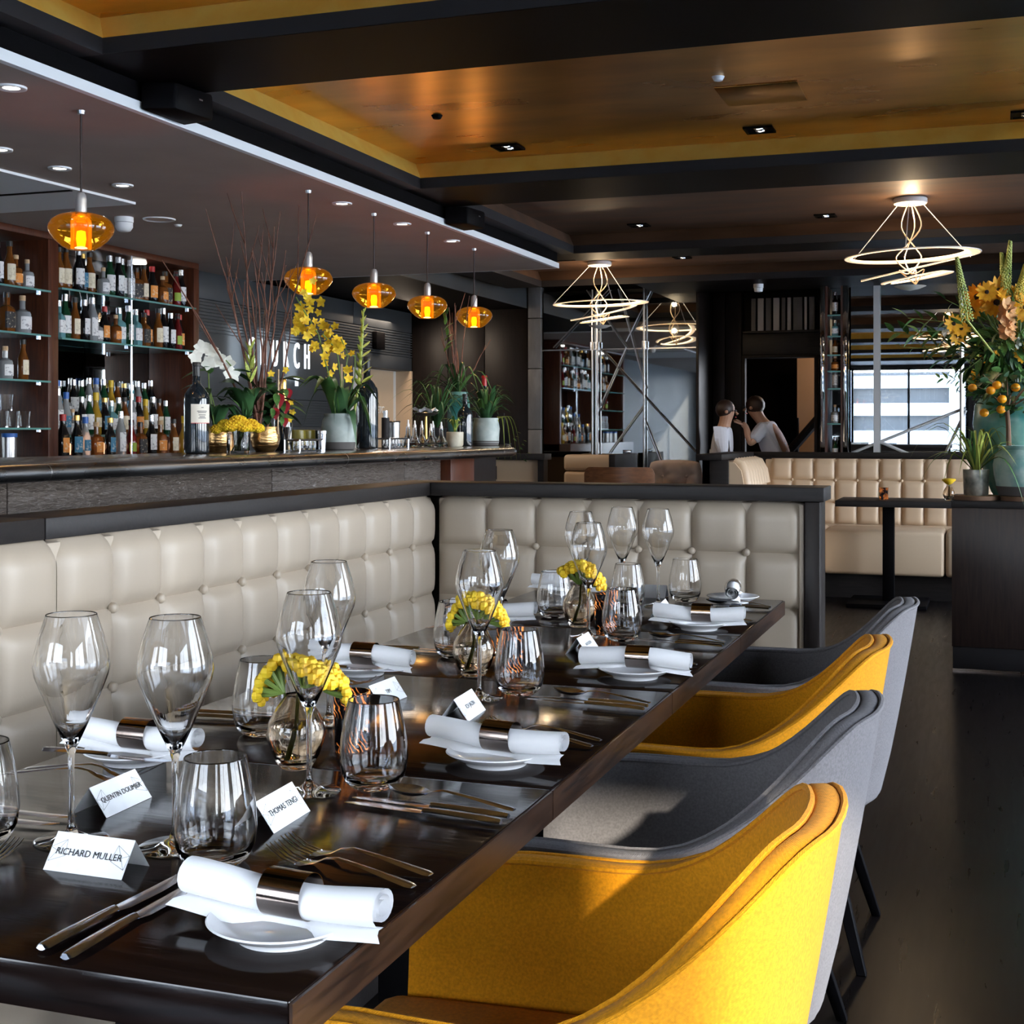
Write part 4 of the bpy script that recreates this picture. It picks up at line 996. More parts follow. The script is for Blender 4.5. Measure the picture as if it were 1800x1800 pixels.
# cutlery: built along +X, handle at x=0, head at x=L
def strip(mb, pts, th=0.0016):
    """pts: (x, y_left, y_right, z) along the piece"""
    rows = []
    for x, a, b, z in pts:
        rows.append([(x, a, z), (x, (a + b) / 2, z + th * .9), (x, b, z), (x, (a + b) / 2, z - th * .9)] if False else [(x, a, z), (x, (2 * a + b) / 3, z + th), (x, (a + 2 * b) / 3, z + th), (x, b, z), (x, (a + 2 * b) / 3, z - th * .4), (x, (2 * a + b) / 3, z - th * .4)])
    o = len(mb.v); k = 6
    mb.grid(rows, closed_v=True)
    n = len(rows)
    mb.f.append(tuple(o + q for q in reversed(range(k)))); mb.f.append(tuple(o + (n - 1) * k + q for q in range(k)))
    return mb
def handle(L, z0=0.004, z1=0.016):
    return [(0, -.0055, .0055, z0), (.006, -.0085, .0085, z0 + .001), (.03, -.0078, .0078, z0 + .004), (.07, -.0048, .0048, z0 + .009), (.105, -.0032, .0032, z1), (.122, -.0034, .0034, z1 - .003)]
def fork_mesh():
    mb = MB()
    strip(mb, handle(0) + [(.135, -.0070, .0070, .007), (.150, -.0120, .0120, .0035), (.160, -.0120, .0120, .003)])
    for k in range(4):
        c = -.0102 + k * .0068
        strip(mb, [(.160, c - .0018, c + .0018, .003), (.180, c - .0016, c + .0016, .006), (.198, c - .0014, c + .0014, .014), (.204, c - .0006, c + .0006, .018)], 0.0011)
    return mesh_of(mb, 'chrome', 'fork', angle=60)
def knife_mesh():
    mb = MB()
    strip(mb, [(0, -.005, .005, .0045), (.004, -.008, .008, .005), (.03, -.0085, .0085, .006), (.08, -.0062, .0062, .006), (.105, -.0055, .0055, .0055), (.112, -.006, .006, .005)], .0042)
    strip(mb, [(.110, -.005, .008, .0045), (.125, -.0095, .0085, .004), (.180, -.0105, .0085, .0036), (.205, -.0085, .0085, .0036), (.222, -.001, .0085, .0036), (.228, .006, .0085, .0036)], .0008)
    return mesh_of(mb, 'chrome', 'knife', angle=60)
def spoon_mesh():
    mb = MB(); strip(mb, handle(0) + [(.132, -.005, .005, .008)])
    rows = []
    for i in range(9):
        u = i / 8; x = .128 + .062 * u; hw = .0195 * math.sin(PI * min(1, max(0.06, u * .97 + .02))) ** .6
        row = []
        for j in range(9):
            v = j / 8 * 2 - 1
            d = -.0085 * (1 - v * v) * math.sin(PI * u) ** .7
            row.append((x, hw * v, .0115 + d + .003 * u))
        rows.append(row)
    mb.grid(rows); o = len(mb.v)
    mb.grid([[(x, y, z - .0009) for x, y, z in r] for r in rows])
    return mesh_of(mb, 'chrome', 'spoon', angle=60)
FORK, KNIFE, SPOON = fork_mesh(), knife_mesh(), spoon_mesh()
def cutlery(me, nm, x, y, ang, label, group, z=0.0):
    o = ob(nm, me, None, loc=(x, y, TZ + z), rot=(0, 0, ang)); return tag(o, label, nm, group)
def pair(kind_, hx, hy, tx, ty, dy, label, group, z=0.0):
    me = {'fork': FORK, 'knife': KNIFE, 'spoon': SPOON}[kind_]
    cutlery(me, kind_, hx, hy, math.atan2(ty - hy, tx - hx), label, group, z)
HD = 'handles towards the yellow and grey chairs'
ws = ['beside the napkin nearest the camera', 'beside the napkin by the first grey chair', 'beside the napkin by the second yellow chair', 'beside the napkin by the far grey chair']
offs = [0, .735, 1.475, 2.17]
for k in range(4):
    d = offs[k]; fy = 0 if k == 0 else -0.045
    pair('fork', -.582, 1.345 + d + fy, -.80, 1.400 + d + fy, 0, f'front steel fork {ws[k]}', 'forks on the chair side')
    pair('fork', -.580, 1.388 + d + fy, -.795, 1.432 + d + fy, 0, f'rear steel fork {ws[k]}', 'forks on the chair side')
    kw = ['before the first grey chair', 'before the second yellow chair', 'before the far grey chair', 'at the far right table corner'][k]
    dd = d if k < 3 else 2.16
    pair('knife', -.574, 1.598 + dd, -.81, 1.632 + dd, 0, f'front steel knife {kw}', 'knives on the chair side')
    pair('knife', -.574, 1.626 + dd, -.80, 1.655 + dd, 0, f'rear steel knife {kw}', 'knives on the chair side')
    pair('spoon', -.578, 1.660 + dd, -.794, 1.690 + dd, 0, f'steel spoon with bowl to the glasses, {kw}', 'spoons on the chair side')
# head of the table, nearest the camera
pair('knife', -.842, 1.068, -.836, 1.30, 0, 'left knife of the pair on the near table corner', 'knives at the table head')
pair('knife', -.806, 1.056, -.808, 1.28, 0, 'right knife of the pair on the near table corner', 'knives at the table head')
pair('fork', -1.090, 1.110, -1.066, 1.33, 0, 'right fork at the left picture edge', 'forks at the table head')
pair('fork', -1.122, 1.105, -1.098, 1.32, 0, 'left fork at the left picture edge', 'forks at the table head')
# banquette side
for k, wh in enumerate(['first place along the banquette', 'second place along the banquette', 'third place along the banquette']):
    d = [0, .76, 1.52][k]
    pair('fork', -1.318, 1.600 + d, -1.10, 1.640 + d, 0, f'near fork at the {wh}', 'forks on the banquette side')
    pair('fork', -1.312, 1.632 + d, -1.10, 1.655 + d, 0, f'far fork at the {wh}', 'forks on the banquette side')
    pair('knife', -1.318, 2.02 + d * .99, -1.09, 2.045 + d * .99, 0, f'near knife at the {wh}', 'knives on the banquette side')
    pair('knife', -1.316, 2.052 + d * .99, -1.09, 2.075 + d * .99, 0, f'far knife at the {wh}', 'knives on the banquette side')
pair('knife', -1.318, 1.405, -1.09, 1.412, 0, 'near knife of the pair behind the left edge tumbler', 'knives on the banquette side')
pair('knife', -1.318, 1.440, -1.10, 1.445, 0, 'far knife of the pair behind the left edge tumbler', 'knives on the banquette side')
for k, (y, wh) in enumerate(((1.675, 'first'), (2.450, 'second'), (3.21, 'third'))):
    pair('knife', -1.315, y, -1.09, y + .004, 0, f'butter knife lying over the plate rim, {wh} along the banquette', 'butter knives', z=0.0165)

# glasses
wines = [(-1.039, 1.374, 'wine glass nearest the camera, at the left over the name card'), (-.907, 1.392, 'wine glass behind the nearest tumbler'), (-.875, 1.666, 'wine glass before the nearest bud vase'),
         (-1.050, 2.07, 'wine glass behind the nearest bud vase, banquette side'), (-.886, 2.35, 'wine glass before the middle bud vase'), (-1.028, 2.85, 'wine glass behind the middle bud vase'),
         (-.907, 3.140, 'wine glass before the far bud vase'), (-1.050, 3.56, 'wine glass behind the far bud vase'), (-1.0, 3.81, 'left wine glass of the pair at the table end'), (-.883, 3.758, 'right wine glass of the pair at the table end')]
for x, y, l in wines: tag(ob('wine_glass', WINE, None, loc=(x, y, TZ)), l, 'wine glass', 'tall wine glasses')
tumbs = [(-.831, 1.356, 'water tumbler nearest the camera, by the first napkin'), (-.803, 1.718, 'water tumbler before the first grey chair'), (-.832, 2.418, 'water tumbler before the second yellow chair'), (-.818, 3.112, 'water tumbler before the far grey chair'),
         (-.835, 3.89, 'water tumbler at the far right table end'), (-1.115, 1.96, 'water tumbler left of the nearest bud vase'), (-1.098, 2.763, 'water tumbler left of the middle bud vase'), (-1.086, 3.439, 'water tumbler left of the far bud vase'),
         (-1.138, 1.330, 'water tumbler cut by the left picture edge'), (-.955, 3.70, 'water tumbler behind the far candle')]
for x, y, l in tumbs: tag(ob('tumbler', TUMB, None, loc=(x, y, TZ)), l, 'tumbler', 'stemless water tumblers')

# place cards
card_me = MB()
def card(x, y, rz, body, label, size=.0108):
    t = thing('place_card', label, 'place card', (x, y, TZ), rz, 'folded place cards')
    w_, d_, h_ = .104, .026, .036
    f = MB()
    tt = .0006
    f.grid([[(-w_ / 2, -d_, 0), (w_ / 2, -d_, 0)], [(-w_ / 2, 0, h_), (w_ / 2, 0, h_)], [(-w_ / 2, d_, 0), (w_ / 2, d_, 0)], [(-w_ / 2, d_ - .001, 0), (w_ / 2, d_ - .001, 0)], [(-w_ / 2, 0, h_ - .0012), (w_ / 2, 0, h_ - .0012)], [(-w_ / 2, -d_ + .001, 0), (w_ / 2, -d_ + .001, 0)]], closed_u=True)
    ob('folded_card', f, 'card', t, smooth=False)
    ln = math.hypot(d_, h_); tilt = math.atan2(h_, d_)
    if body:
        me = text_mesh(body, size, 0.0001)
        ob('lettering', me, 'ink', t, loc=(0, -d_ / 2 - .0006, h_ / 2 + .0006), rot=(tilt, 0, 0))
        deco = MB()                           # fine polygon line drawing at two corners
        for cx, s_ in ((-.040, 1), (.040, -1)):
            for (a, b, c, d) in ((-.010, -.012, .006, .014), (.006, .014, .010, -.004), (.010, -.004, -.010, -.012), (-.012, .004, .010, -.004), (-.012, .004, .006, .014), (-.012, .004, -.010, -.012)):
                p = [Vector((cx + a * s_, b)), Vector((cx + c * s_, d))]
                nn = (p[1] - p[0]).orthogonal().normalized() * .00018
                deco.add([(p[0] - nn).to_3d(), (p[0] + nn).to_3d(), (p[1] + nn).to_3d(), (p[1] - nn).to_3d()], [(0, 1, 2, 3)])
        ob('line_drawing', deco, 'stone', t, loc=(0, -d_ / 2 - .0004, h_ / 2 + .0004), rot=(tilt, 0, 0), smooth=False)
card(-.948, 1.298, R(-1), 'RICHARD MULLER', 'folded white name card facing the camera at the table head')
card(-1.085, 1.520, R(92), 'QUENTIN DOLIMIER', 'folded name card left of the nearest tumbler', .0098)
card(-.853, 1.530, R(93), 'THOMAS TENGI', 'folded name card right of the nearest tumbler')
card(-.862, 2.205, R(94), 'ICH JAZIN', 'folded name card behind the second napkin on the chair side')
card(-.860, 2.93, R(92), 'ALEX JIZEN', 'folded name card behind the third napkin on the chair side', .0095)
card(-.830, 3.585, R(95), 'IAN', 'folded name card behind the fourth napkin on the chair side')
card(-1.045, 2.27, R(88), 'TIM', 'folded name card behind the nearest dark candle holder')
card(-.955, 3.955, R(180), None, 'blank folded card between the wine glasses at the table end')

# bud vases with yellow flower heads
VASE = mesh_of(MB().lathe([(0, .003), (.020, 0), (.024, .003), (.034, .020), (.0435, .048), (.0395, .068), (.028, .090), (.0175, .104), (.0165, .108),
    (.0150, .108), (.0160, .103), (.0265, .088), (.0375, .067), (.0412, .048), (.0320, .022), (.021, .010), (0, .009)], 40), 'glass_smoke', 'vase', angle=80)
def flower_fan(name, c, d, size, mtop, seed, parent):
    """a cockscomb-like flower head: ribbed green cone opening into a ruffled yellow crest"""
    rnd = random.Random(seed); mb = MB()
    d = Vector(d).normalized(); fr = frame(d, Vector((0.2, 1, 0.1))).to_3x3()
    for k in range(42):
        a = k * 2.399; rr = math.sqrt(k / 42) * size * .62
        lx = size * (0.78 + .10 * rnd.random()) - rr * rr / size * .7
        p = Vector(c) + fr @ Vector((lx, rr * math.cos(a) * 1.35, rr * math.sin(a) * .75))
        mb.ball(p, size * rnd.uniform(.13, .20), 6)
    o = ob('flower_head', mb, mtop, parent)
    sb = MB()
    for k in range(9):
        a = k * 2 * PI / 9; r2 = size * .5
        p1 = Vector(c) + fr @ Vector((size * .72, r2 * math.cos(a) * 1.25, r2 * math.sin(a) * .7))
        sb.tube([Vector(c), Vector(c).lerp(p1, .5) + fr @ Vector((0, 0.08 * r2 * math.cos(a), .08 * r2 * math.sin(a))), p1], [size * .05, size * .08, size * .10], 6)
    ob('flower_stalks', sb, 'stem', parent)
def bud_vase(x, y, label, heads, z=TZ, s=1.0, grp='smoky bud vases'):
    t = thing('bud_vase', label, 'vase', (x, y, z), 0, grp); t.scale = (s, s, s)
    ob('vase', VASE, None, t)
    ob('water', MB().lathe([(0, .0095), (.0205, .0105), (.0315, .0225), (.0405, .048), (.0385, .062), (0, .062)], 24), 'glass', t)
    ob('stem', MB().tube([(-.012, .004, .014), (.0, .0, .06), (.003, .002, .112)], .0028, 6), 'leaf_lime', t)
    for i, (c, d, sz_, mt) in enumerate(heads): flower_fan('flower', c, d, sz_, mt, i + int(y * 10), t)
bud_vase(-.955, 1.778, 'onion-shaped smoky bud vase nearest the camera', [((.012, 0, .108), (.35, 0, 1), .055, 'petal'), ((-.02, .0, .108), (-1.2, .3, .75), .050, 'petal'), ((.03, .03, .108), (.9, .6, .45), .040, 'petal')])
bud_vase(-.979, 2.564, 'middle onion-shaped smoky bud vase', [((.006, 0, .106), (.2, 0, 1), .060, 'petal'), ((-.015, .0, .106), (-1, .3, .6), .045, 'petal'), ((.02, .02, .106), (1, .3, .55), .045, 'petal')])
bud_vase(-.972, 3.285, 'far onion-shaped smoky bud vase', [((.0, 0, .105), (-.1, 0, 1), .062, 'petal'), ((.012, .0, .105), (.6, -.1, .6), .055, 'petal')])
def votive(x, y, label, z=TZ, s=1.0):
    t = thing('candle_holder', label, 'candle holder', (x, y, z), 0, 'dark patterned candle holders'); t.scale = (s, s, s)
    ob('shell', MB().lathe([(0, 0), (.024, 0), (.026, .003), (.0285, .092), (.0272, .092), (.0250, .005), (0, .005)], 32), 'votive', t)
    ob('candle', MB().lathe([(0, .006), (.019, .006), (.019, .030), (0, .030)], 16), 'lamp_white', t)
    ob('flame', MB().lathe([(0, .032), (.004, .038), (.003, .046), (0, .054)], 8), 'amber_hot', t)
votive(-.925, 1.900, 'dark patterned candle holder behind the nearest bud vase')
votive(-.918, 2.610, 'dark patterned candle holder behind the middle bud vase')
votive(-.893, 3.245, 'glowing patterned candle holder beside the far bud vase')

# ================================================================== FAR SEATING
fb = thing('banquette', 'tan leather buttoned banquette under the bright mirror', 'banquette', (0, 0, 0))
FR = [(0.855, 1.022), (0.683, 0.855), (0.515, 0.683)]
tufted(fb, (-1.655, 10.93, 0), (1, 0, 0), 8, 0.1660, FR, 'leather_tan')
tufted(fb, (-0.322, 10.93, 0), (1, 0, 0), 5, 0.1660, FR, 'leather_tan')
ob('back_board', MB().box(-1.70, 0.55, 10.932, 10.99, 0.1, 1.016), 'leather_tan', fb, bevel=0.01)
for a, b in ((-1.19, -0.327), (-0.322, 0.55)): ob('seat_cushion', MB().box(a, b, 10.36, 10.92, 0.18, 0.505), 'leather_tan', fb, bevel=0.03, seg=3)
ob('seat_cushion', MB().box(-1.66, -1.195, 9.95, 10.92, 0.18, 0.51), 'leather_tan', fb, bevel=0.035, seg=3)
ob('plinth', MB().box(-1.66, 0.55, 10.45, 10.92, 0.0, 0.18), 'wood_dark', fb)
# rolled wing at its left end, fluted on the seat side
wg = MB(); rows = []
for k in range(9):
    u = k / 8; y = 9.90 + u * 1.02
    rows.append([(-1.93, y, 0.05), (-1.93, y, 0.96), (-1.90, y, 1.005), (-1.83, y, 1.022), (-1.76, y, 1.005), (-1.715, y, 0.95), (-1.665, y, 0.70), (-1.655, y, 0.05)])
wg.grid(rows); n8 = 8
wg.f.append(tuple(reversed(range(n8)))); wg.f.append(tuple(8 * n8 + j for j in range(n8)))
ob('wing', wg, 'leather_tan', fb, angle=50)
for k in range(8):
    y = 9.97 + k * 0.118
    ob('flute', MB().tube([(-1.78, y, 1.012), (-1.738, y, 0.99), (-1.705, y, 0.93), (-1.685, y, 0.83)], [0.035, 0.047, 0.047, 0.045], 10), 'leather_tan', fb)
    ob('flute', MB().tube([(-1.676, y, 0.80), (-1.665, y, 0.70), (-1.655, y, 0.53)], [0.042, 0.045, 0.045], 10), 'leather_tan', fb)
fp = thing('low_partition', 'low dark timber partition around the tan banquette', 'partition', (0, 0, 0))
ob('panel', MB().box(-1.99, -1.935, 9.86, 11.06, 0, 1.025), 'wood_dark', fp)
ob('panel', MB().box(-1.935, 0.56, 10.995, 11.06, 0, 1.025), 'wood_dark', fp)
ob('end_panel', MB().box(-1.99, -1.80, 9.86, 9.895, 0, 1.025), 'wood_dark', fp, bevel=0.003)
ob('cap_board', MB().prism([(-2.03, 9.82), (-1.84, 9.82), (-1.80, 10.98), (-2.03, 11.12)], 1.026, 1.07), 'wood_dark', fp, bevel=0.003)
ob('cap_board', MB().prism([(-1.797, 10.98), (0.58, 10.96), (0.58, 11.12), (-2.027, 11.12)], 1.026, 1.07), 'wood_dark', fp, bevel=0.003)
ft = thing('pedestal_table', 'dark square pedestal table before the tan banquette', 'table', (-0.70, 10.12, 0))
ob('tabletop', MB().box(-0.345, 0.45, -0.28, 0.28, 0.708, 0.75), 'wood_dark', ft, bevel=0.003)
ob('pedestal', MB().box(-0.04, 0.04, -0.04, 0.04, 0.03, 0.708), 'black', ft, bevel=0.003)
ob('foot_plate', MB().box(-0.27, 0.27, -0.27, 0.27, 0, 0.03), 'black', ft, bevel=0.004)
bv = thing('candle_holder', 'square dark candle holder on the far pedestal table', 'candle holder', (-0.73, 10.08, 0.7505))
ob('shell', MB().lathe([(0, 0), (.030, 0), (.032, .085), (.0305, .085), (.0285, .005), (0, .005)], 24, sq=6), 'votive', bv)
ob('flame', MB().lathe([(0, .035), (.006, .043), (.004, .055), (0, .065)], 8), 'amber_hot', bv)
ob('candle', MB().lathe([(0, .005), (.02, .005), (.02, .033), (0, .033)], 12), 'lamp_white', bv)
t = thing('bud_vase', 'small clear bud vase with one yellow bloom on the far pedestal table', 'vase', (-0.29, 10.08, 0.7505)); t.scale = (.95, .95, .95)
ob('vase', VASE, None, t)
ob('stem', MB().tube([(0, 0, .012), (.004, 0, .12)], .003, 6), 'stem', t)
ob('flower_head', MB().lathe([(0, .115), (.02, .122), (.048, .148), (.050, .158), (.03, .163), (0, .165)], 14), 'petal', t)

# booth beyond the bar end
bo = thing('booth_screen', 'dark framed screen with beige panel beyond the bar end', 'screen', (-3.85, 10.75, 0))
ob('cap_board', MB().box(-0.42, 0.40, -0.09, 0.09, 1.00, 1.05), 'wood_dark', bo, bevel=0.003)
ob('frame', MB().box(-0.40, -0.36, -0.04, 0.04, 0, 1.0).box(0.33, 0.38, -0.06, 0.05, 0, 1.0), 'wood_dark', bo)
ob('beige_panel', MB().box(-0.36, 0.33, -0.02, 0.02, 0.05, 1.0), 'leather_tan', bo)
sw = thing('card_reader_stand', 'two small grey panels on stems in front of beige screen', 'stand', (-4.05, 10.60, 0))
for dx in (0.0, 0.16):
    ob('panel', MB().box(dx - .045, dx + .045, -.008, .008, .84, .95), 'charcoal', sw, bevel=0.004); ob('stem', MB().tube([(dx, 0, 0), (dx, 0, .84)], .006, 6), 'steel', sw)
lb_ = thing('channelled_booth', 'beige leather booth with horizontal channels below the braced mirror', 'booth', (-3.16, 11.05, 0))
for k, (z0, z1) in enumerate(((0.90, 1.04), (0.76, 0.90), (0.62, 0.76), (0.45, 0.62))):
    ob('channel', MB().box(-0.26, 0.27, 0.02, 0.22, z0 + .002, z1 - .002), 'leather_tan', lb_, bevel=0.03, seg=3)
ob('seat_cushion', MB().box(-0.26, 0.27, -0.48, 0.06, 0.25, 0.44), 'leather_tan', lb_, bevel=0.03, seg=3)
ob('plinth', MB().box(-0.26, 0.27, -0.42, 0.22, 0, 0.25), 'wood_dark', lb_)
ob('end_board', MB().box(0.28, 0.33, -0.5, 0.24, 0, 1.05), 'wood_dark', lb_, bevel=0.003)
ob('clip', MB().box(0.27, 0.34, -0.03, 0.02, 1.05, 1.08), 'chrome', lb_, bevel=0.004)
c1 = thing('dining_chair', 'walnut chair back seen above the low partition', 'chair', (-2.32, 8.72, 0), R(4))
def curved_back(w_, z0, z1, depth, th, r=0.045, n=48):
    rows = []
    for i in range(n + 1):
        u = i / n; x = (u - .5) * w_; y = depth * (2 * u - 1) ** 2
        e = min(u, 1 - u) * w_
        cut = 0 if e > r else r - math.sqrt(max(0, r * r - (r - e) ** 2))
        rows.append([(x, -y, z0), (x, -y, z1 - cut), (x, -y + th, z1 - cut), (x, -y + th, z0)])
    return MB().grid(rows, closed_v=True)
ob('backrest', curved_back(.47, .62, 1.0, -.05, .018), 'walnut', c1, angle=50)
ob('seat', MB().box(-.23, .23, .0, .44, .43, .47), 'walnut', c1, bevel=0.012)
for dx in (-.2, .2):
    ob('leg', MB().tube([(dx, .03, 0), (dx, .03, .43)], .014, 8), 'black', c1); ob('leg', MB().tube([(dx, .40, 0), (dx, .40, .43)], .014, 8), 'black', c1)
    ob('back_support', MB().tube([(dx * .7, .03, .43), (dx * .7, .02, .72)], .010, 8), 'black', c1)
c2 = thing('dining_chair', 'taupe leather chair with pinched buttons beside the dark pillar', 'chair', (-2.28, 10.25, 0), R(-3))
def pillow_back(w_, z0, z1, n=36):
    rows = []
    for i in range(n + 1):
        u = i / n; row = []
        for j in range(n + 1):
            v = j / n
            a_, b_ = 2 * u - 1, 2 * v - 1; sq_ = 1 - .10 * (abs(a_) * abs(b_)) ** 3
            x = a_ * .5 * w_ * (1 - .06 * v) * sq_; z = z0 + (z1 - z0) * (.5 + .5 * b_ * (sq_ if b_ > 0 else 1))
            e = (1 - abs(2 * u - 1) ** 4) ** .5 * (1 - abs(2 * v - 1) ** 4) ** .5
            d = .05 * e
            for bu in (.28, .72):
                q = math.hypot((u - bu) * w_, (z - (z0 + (z1 - z0) * .72))); d -= .05 * math.exp(-(q / .05) ** 2); d -= .012 * math.exp(-((u - bu) * w_ / .014) ** 2); d -= .006 * math.sin(math.atan2(z - (z0 + (z1 - z0) * .72), (u - bu) * w_) * 7) * math.exp(-(q / .10) ** 2) * min(1, q / .03)
            row.append((x, -d, z))
        rows.append(row)
    mb = MB().grid(rows); o2 = len(mb.v)
    mb.grid([[(x, 0.03, z) for x, y, z in r] for r in rows])
    return mb
ob('backrest', pillow_back(.44, .58, 1.018), 'leather_pink', c2, angle=80)
for bu in (-.094, .094): ob('button', MB().ball((bu, -.004, .893), .011, 10), 'leather_pink', c2)
ob('seat_cushion', MB().box(-.22, .22, .02, .46, .38, .48), 'leather_pink', c2, bevel=0.03, seg=3)
for dx in (-.19, .19):
    for dy in (.05, .42): ob('leg', MB().tube([(dx, dy, 0), (dx, dy, .38)], .014, 8), 'black', c2)

# ------------------------------------------------------------------ timber cabinet on the right
cb = thing('sideboard_cabinet', 'dark timber cabinet carrying the plant pots', 'cabinet', (0.25, 7.85, 0))
ob('body', MB().box(-.45, .60, -.40, .40, 0.125, .842), 'wood_cab', cb, bevel=0.003)
ob('top_board', MB().box(-.455, .605, -.405, .405, .842, .878), 'wood_dark', cb, bevel=0.003)
ob('plinth', MB().box(-.445, .60, -.392, .39, 0.012, .125), 'charcoal', cb, bevel=0.003)
ob('brass_strip', MB().box(-.445, .60, -.395, -.38, 0.0, .012), 'ring', cb)

# ================================================================== PLANT HELPERS
def leaf_mesh(wd, curl, fold, n=6, name='leaf', m='leaf'):
    rows = []
    for i in range(n + 1):
        u = i / n
        hw = wd / 2 * (math.sin(PI * u ** .8) ** .8) * (1 if 0 < i < n else 0.05)
        z = -curl * u * u
        rows.append([(u, -hw, z + fold * hw), (u, 0, z), (u, hw, z + fold * hw)])
    return mesh_of(MB().grid(rows), m, name, angle=180)
LF = {'broad': leaf_mesh(.42, .22, .25), 'broad_dark': leaf_mesh(.45, .25, .25, m='leaf_dark'), 'slim': leaf_mesh(.24, .30, .35), 'slim_dark': leaf_mesh(.20, .5, .3, m='leaf_dark'), 'lime': leaf_mesh(.22, -.15, .4, m='leaf_lime')}
def leaf(parent, kindk, base, d, ln, roll=0.0, name='leaf'):
    d = Vector(d).normalized()
    up = Vector((random.uniform(-.4, .4), random.uniform(-.4, .4), 1))
    mw = place(Vector(base), d, up, ln) @ Matrix.Rotation(roll, 4, 'X')
    return ob(name, LF[kindk], None, parent, mw=mw)
def strap(parent, base, az, ln, wd, rise, droop, m, name='leaf', n=9):
    """an arching strap leaf from base, towards azimuth az"""
    rows = []; b = Vector(base); c, s_ = math.cos(az), math.sin(az); side = Vector((-s_, c, 0))
    for i in range(n + 1):
        u = i / n
        p = b + Vector((c, s_, 0)) * (ln * (u ** 1.15) * (1 - .25 * max(0, droop) * u)) + Vector((0, 0, rise * math.sin(PI * .5 * min(1, u * 1.5)) - droop * ln * max(0, u - .35) ** 2 * 1.6))
        hw = wd / 2 * (.55 + .45 * math.sin(PI * min(1, u * 1.1 + .1))) * (1 - u ** 4 * .97)
        rows.append([p - side * hw + Vector((0, 0, hw * .5)), p, p + side * hw + Vector((0, 0, hw * .5))])
    return ob(name, MB().grid(rows), m, parent, angle=180)
def twig(parent, base, tip, r0=.006, wob=.03, branches=2, name='twig', m='twig'):
    base = Vector(base); tip = Vector(tip); pts = []
    n = 9; off = Vector((random.uniform(-1, 1), random.uniform(-1, 1), 0)) * wob
    for i in range(n + 1):
        u = i / n; pts.append(base.lerp(tip, u) + off * math.sin(PI * u) + Vector((random.uniform(-1, 1), random.uniform(-1, 1), 0)) * wob * .12)
    mb = MB().tube(pts, [r0 * (1 - .72 * i / n) for i in range(n + 1)], 6)
    for b in range(branches):
        k = random.randint(4, 8); d = (tip - base).normalized() + Vector((random.uniform(-.6, .6), random.uniform(-.6, .6), .2))
        L = (tip - base).length * random.uniform(.15, .32)
        q = [pts[k] + d.normalized() * L * u + Vector((0, 0, .03 * u * u)) for u in (0, .35, .7, 1)]
        mb.tube(q, [r0 * .42, r0 * .36, r0 * .3, r0 * .2], 5)
    return ob(name, mb, m, parent)
def petals_mesh(np_, ln, wd, cup, name, m, centre=None, flat=.0):
    mb = MB()
    for k in range(np_):
        a = 2 * PI * k / np_ + (.12 if k % 2 else 0)
        ca, sa = math.cos(a), math.sin(a); rows = []
        for i in range(5):
            u = i / 4; r = flat + (ln - flat) * u; hw = wd / 2 * math.sin(PI * min(.97, .12 + u * .86)); z = cup * u * u + (.002 if k % 2 else 0)
            rows.append([(r * ca - hw * sa * s_, r * sa + hw * ca * s_, z - abs(s_) * hw * .15) for s_ in (-1, 0, 1)])
        mb.grid(rows)
    return mesh_of(mb, m, name, angle=180)
FLO = {'orchid': petals_mesh(5, .026, .019, .004, 'floret', 'petal'), 'white': petals_mesh(5, .034, .031, .005, 'floret', 'petal_white'),
       'sun': petals_mesh(15, .085, .030, .012, 'petals', 'petal_orange', flat=.02), 'sun_small': petals_mesh(12, .058, .024, .010, 'petals', 'petal_orange', flat=.012), 'peach': petals_mesh(6, .038, .034, .022, 'floret', 'petal_peach')}
def floret(parent, kindk, p, d, s_=1.0, name='floret'):
    z = Vector(d).normalized(); x = z.orthogonal().normalized()
    mw = Matrix.Translation(Vector(p)) @ Matrix((x, z.cross(x), z)).transposed().to_4x4() @ Matrix.Rotation(random.uniform(0, 6), 4, 'Z') @ Matrix.Scale(s_, 4)
    return ob(name, FLO[kindk], None, parent, mw=mw)
def pot(parent, prof, m, name='pot', soil=None):
    o = ob(name, MB().lathe(prof, 40), m, parent, angle=50)
    if soil: ob('soil', MB().lathe([(0, soil[1]), (soil[0], soil[1])], 20), 'soil', parent)
    return o
def jar(r, h, neck=.78, foot=.72, lip=.85, th=.008):
    return [(0, 0), (r * foot, 0), (r * (foot + .12), h * .12), (r * .97, h * .42), (r, h * .62), (r * .93, h * .82), (r * neck, h * .92), (r * lip, h * .97), (r * lip, h), (r * lip - th, h), (r * neck - th, h * .9), (r * neck - th, h * .80), (0, h * .80)]
CAMD = Vector((0.55, -0.83, 0.05))

